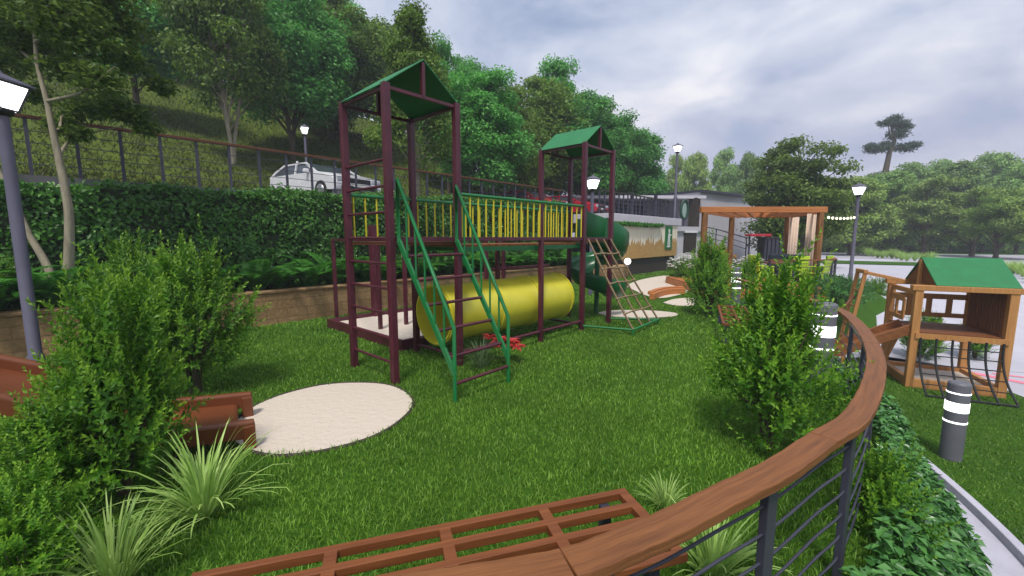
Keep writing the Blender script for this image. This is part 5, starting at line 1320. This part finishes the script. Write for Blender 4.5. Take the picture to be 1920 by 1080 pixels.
# the leaning pale double-trunked tree in the planter at the left
def left_tree():
    Y = 7.35; b = at(115,600,Y); r = empty('twin_trunk_tree', Z(b,.5), 'near tree with two pale leaning trunks and dark olive foliage at the left edge', 'tree')
    mb = MB()
    def P(px, py, dy=0): return at(px,py,Y+dy)
    t1 = [P(122,610),P(127,540),P(130,450),P(128,390),P(113,310),P(98,240),P(88,190),P(70,120),P(64,60),P(50,-20)]
    t2 = [P(118,612),P(104,540),P(84,490),P(55,440),P(20,360),P(-20,290),P(-60,200),P(-90,90)]
    mb.tube(catmull(t1,4), [.085-.07*i/36 for i in range(37)], 10); mb.tube(catmull(t2,4), [.075-.06*i/28 for i in range(29)], 10)
    br = [[P(100,250),P(112,240,.2),P(118,215,.4),P(150,190,.5)],[P(88,190),P(150,175,-.3),P(185,150,-.4),P(215,125,-.5)],[P(70,120),P(30,90,.4),P(0,80,.6)],[P(66,80),P(100,50,-.4),P(140,20,-.6)],[P(110,300),P(125,270,.3),P(170,250,.5),P(240,235,.6)]]
    for q in br: mb.tube(catmull(q,4), [.032-.026*i/(4*(len(q)-1)) for i in range(4*(len(q)-1)+1)], 7)
    mb.build('trunk', M['pale_bark'], r)
    rng = np.random.default_rng(17); cl = []
    for (px, py, dy, rad) in [(30,30,.2,.75),(110,20,-.4,.7),(180,10,.4,.6),(60,90,.5,.55),(150,70,-.3,.55),(5,110,.8,.5),(230,50,.5,.45),(120,130,.3,.4),(185,150,-.3,.42),(240,110,.2,.35),(215,200,.4,.36),(160,205,.4,.35),(255,215,.5,.3),(120,235,.5,.28),(275,240,.6,.22),(-40,160,.9,.6),(80,-60,0,.8),(180,-60,0,.8),(-20,-40,.3,.8),(60,175,.6,.3),(300,160,.6,.25),(145,250,.3,.22)]:
        k = int(520*(rad/.5)**2)+160; c = np.array(P(px,py,dy)); d = rvec(rng,k); cl.append(c+d*(rng.random(k)**.5*rad)[:,None]*np.array([1,1,.62]))
    Pp = np.concatenate(cl); k = len(Pp); Nn = rng.normal(0,.5,(k,3))+[0,0,.8]; V, T = leaf_arrays(Pp, rvec(rng,k)*[1,1,.5], Nn, rng.uniform(.07,.13,k), rng.uniform(.04,.075,k), .15, .25)
    link_mesh(np_mesh('crown', V, T), 'crown', M['tree_dark'], r)
left_tree()
# ------------------------------------------------------------------ sky, sun, camera
def world():
    w = bpy.data.worlds.new('World'); SC.world = w; w.use_nodes = True; nt = w.node_tree; nt.nodes.clear()
    sky = N(nt,'ShaderNodeTexSky'); sky.sky_type = 'NISHITA'; sky.sun_disc = False; sky.sun_elevation = SUN_EL; sky.sun_rotation = SUN_AZ
    bg = N(nt,'ShaderNodeBackground'); bg.inputs[1].default_value = .09; nt.links.new(sky.outputs[0], bg.inputs[0])
    tc = N(nt,'ShaderNodeTexCoord'); sx = N(nt,'ShaderNodeSeparateXYZ'); nt.links.new(tc.outputs['Generated'], sx.inputs[0])
    zc_ = N(nt,'ShaderNodeMath',operation='MAXIMUM'); zc_.inputs[1].default_value = 0; nt.links.new(sx.outputs[2], zc_.inputs[0])
    za = N(nt,'ShaderNodeMath',operation='ADD'); za.inputs[1].default_value = .22; nt.links.new(zc_.outputs[0], za.inputs[0])
    cb = N(nt,'ShaderNodeCombineXYZ')
    for i in (0,1):
        dv = N(nt,'ShaderNodeMath',operation='DIVIDE'); nt.links.new(sx.outputs[i], dv.inputs[0]); nt.links.new(za.outputs[0], dv.inputs[1]); nt.links.new(dv.outputs[0], cb.inputs[i])
    n1 = N(nt,'ShaderNodeTexNoise'); n1.inputs['Scale'].default_value = 1.5; n1.inputs['Detail'].default_value = 9; n1.inputs['Roughness'].default_value = .55; n1.inputs['Distortion'].default_value = .35
    mp = N(nt,'ShaderNodeMapping'); mp.inputs['Location'].default_value = (3.1,1.7,0); nt.links.new(cb.outputs[0], mp.inputs[0]); nt.links.new(mp.outputs[0], n1.inputs['Vector'])
    cr = ramp(nt, [(.33,(.25,.31,.45)),(.45,(.38,.425,.54)),(.56,(.52,.55,.63)),(.68,(.72,.71,.73))]); nt.links.new(n1.outputs['Fac'], cr.inputs[0])
    # the bank of thicker cloud low over the horizon
    hz = N(nt,'ShaderNodeMapRange'); hz.inputs['From Min'].default_value = .0; hz.inputs['From Max'].default_value = .36; hz.inputs['To Min'].default_value = .82; hz.inputs['To Max'].default_value = 0
    nt.links.new(sx.outputs[2], hz.inputs['Value'])
    mx = N(nt,'ShaderNodeMix',data_type='RGBA'); mx.inputs[7].default_value = (.36,.355,.46,1); nt.links.new(hz.outputs[0], mx.inputs[0]); nt.links.new(cr.outputs[0], mx.inputs[6])
    b2 = N(nt,'ShaderNodeBackground'); b2.inputs[1].default_value = 1.0; nt.links.new(mx.outputs[2], b2.inputs[0])
    cov = N(nt,'ShaderNodeMapRange'); cov.inputs['From Min'].default_value = .3; cov.inputs['From Max'].default_value = .42; cov.inputs['To Min'].default_value = .75; cov.inputs['To Max'].default_value = 1
    nt.links.new(n1.outputs['Fac'], cov.inputs['Value'])
    ms = N(nt,'ShaderNodeMixShader'); nt.links.new(cov.outputs[0], ms.inputs[0]); nt.links.new(bg.outputs[0], ms.inputs[1]); nt.links.new(b2.outputs[0], ms.inputs[2])
    out = N(nt,'ShaderNodeOutputWorld'); nt.links.new(ms.outputs[0], out.inputs[0])
def haze():
    m = bpy.data.materials.new('thin_haze'); m.use_nodes = True; nt = m.node_tree; nt.nodes.clear()
    v = N(nt,'ShaderNodeVolumePrincipled'); v.inputs['Color'].default_value = (.80,.85,.97,1); v.inputs['Density'].default_value = .0018
    o = N(nt,'ShaderNodeOutputMaterial'); nt.links.new(v.outputs[0], o.inputs['Volume'])
    mb = MB(); mb.box((70,190,13.5), (430,490,33)); tag(mb.build('haze', m), kind='stuff')
haze()
SUN_EL = R(60); az = R(190)      # direction the light comes from, clockwise from +y
SUN_AZ = az
world()
sd = Vector((math.sin(az)*math.cos(SUN_EL), math.cos(az)*math.cos(SUN_EL), math.sin(SUN_EL)))
sun = bpy.data.lights.new('sun','SUN'); sun.energy = 2.4; sun.angle = R(10); sun.color = (1,.95,.86)
so = bpy.data.objects.new('sun', sun); COL.objects.link(so); so.rotation_euler = sd.to_track_quat('Z','Y').to_euler(); so.location = (0,0,30)
cam = bpy.data.cameras.new('camera'); cam.sensor_width = 36; cam.lens = 36*F/1920; cam.clip_start = .05; cam.clip_end = 2000
co = bpy.data.objects.new('camera', cam); COL.objects.link(co); co.location = (0,0,H); co.rotation_euler = (R(90)-TH, 0, 0); SC.camera = co
SC.view_settings.view_transform = 'Standard'; SC.view_settings.look = 'None'; SC.view_settings.exposure = 0.55; SC.view_settings.gamma = 1
SC.cycles.max_bounces = 8; SC.cycles.transparent_max_bounces = 8; SC.cycles.use_denoising = True
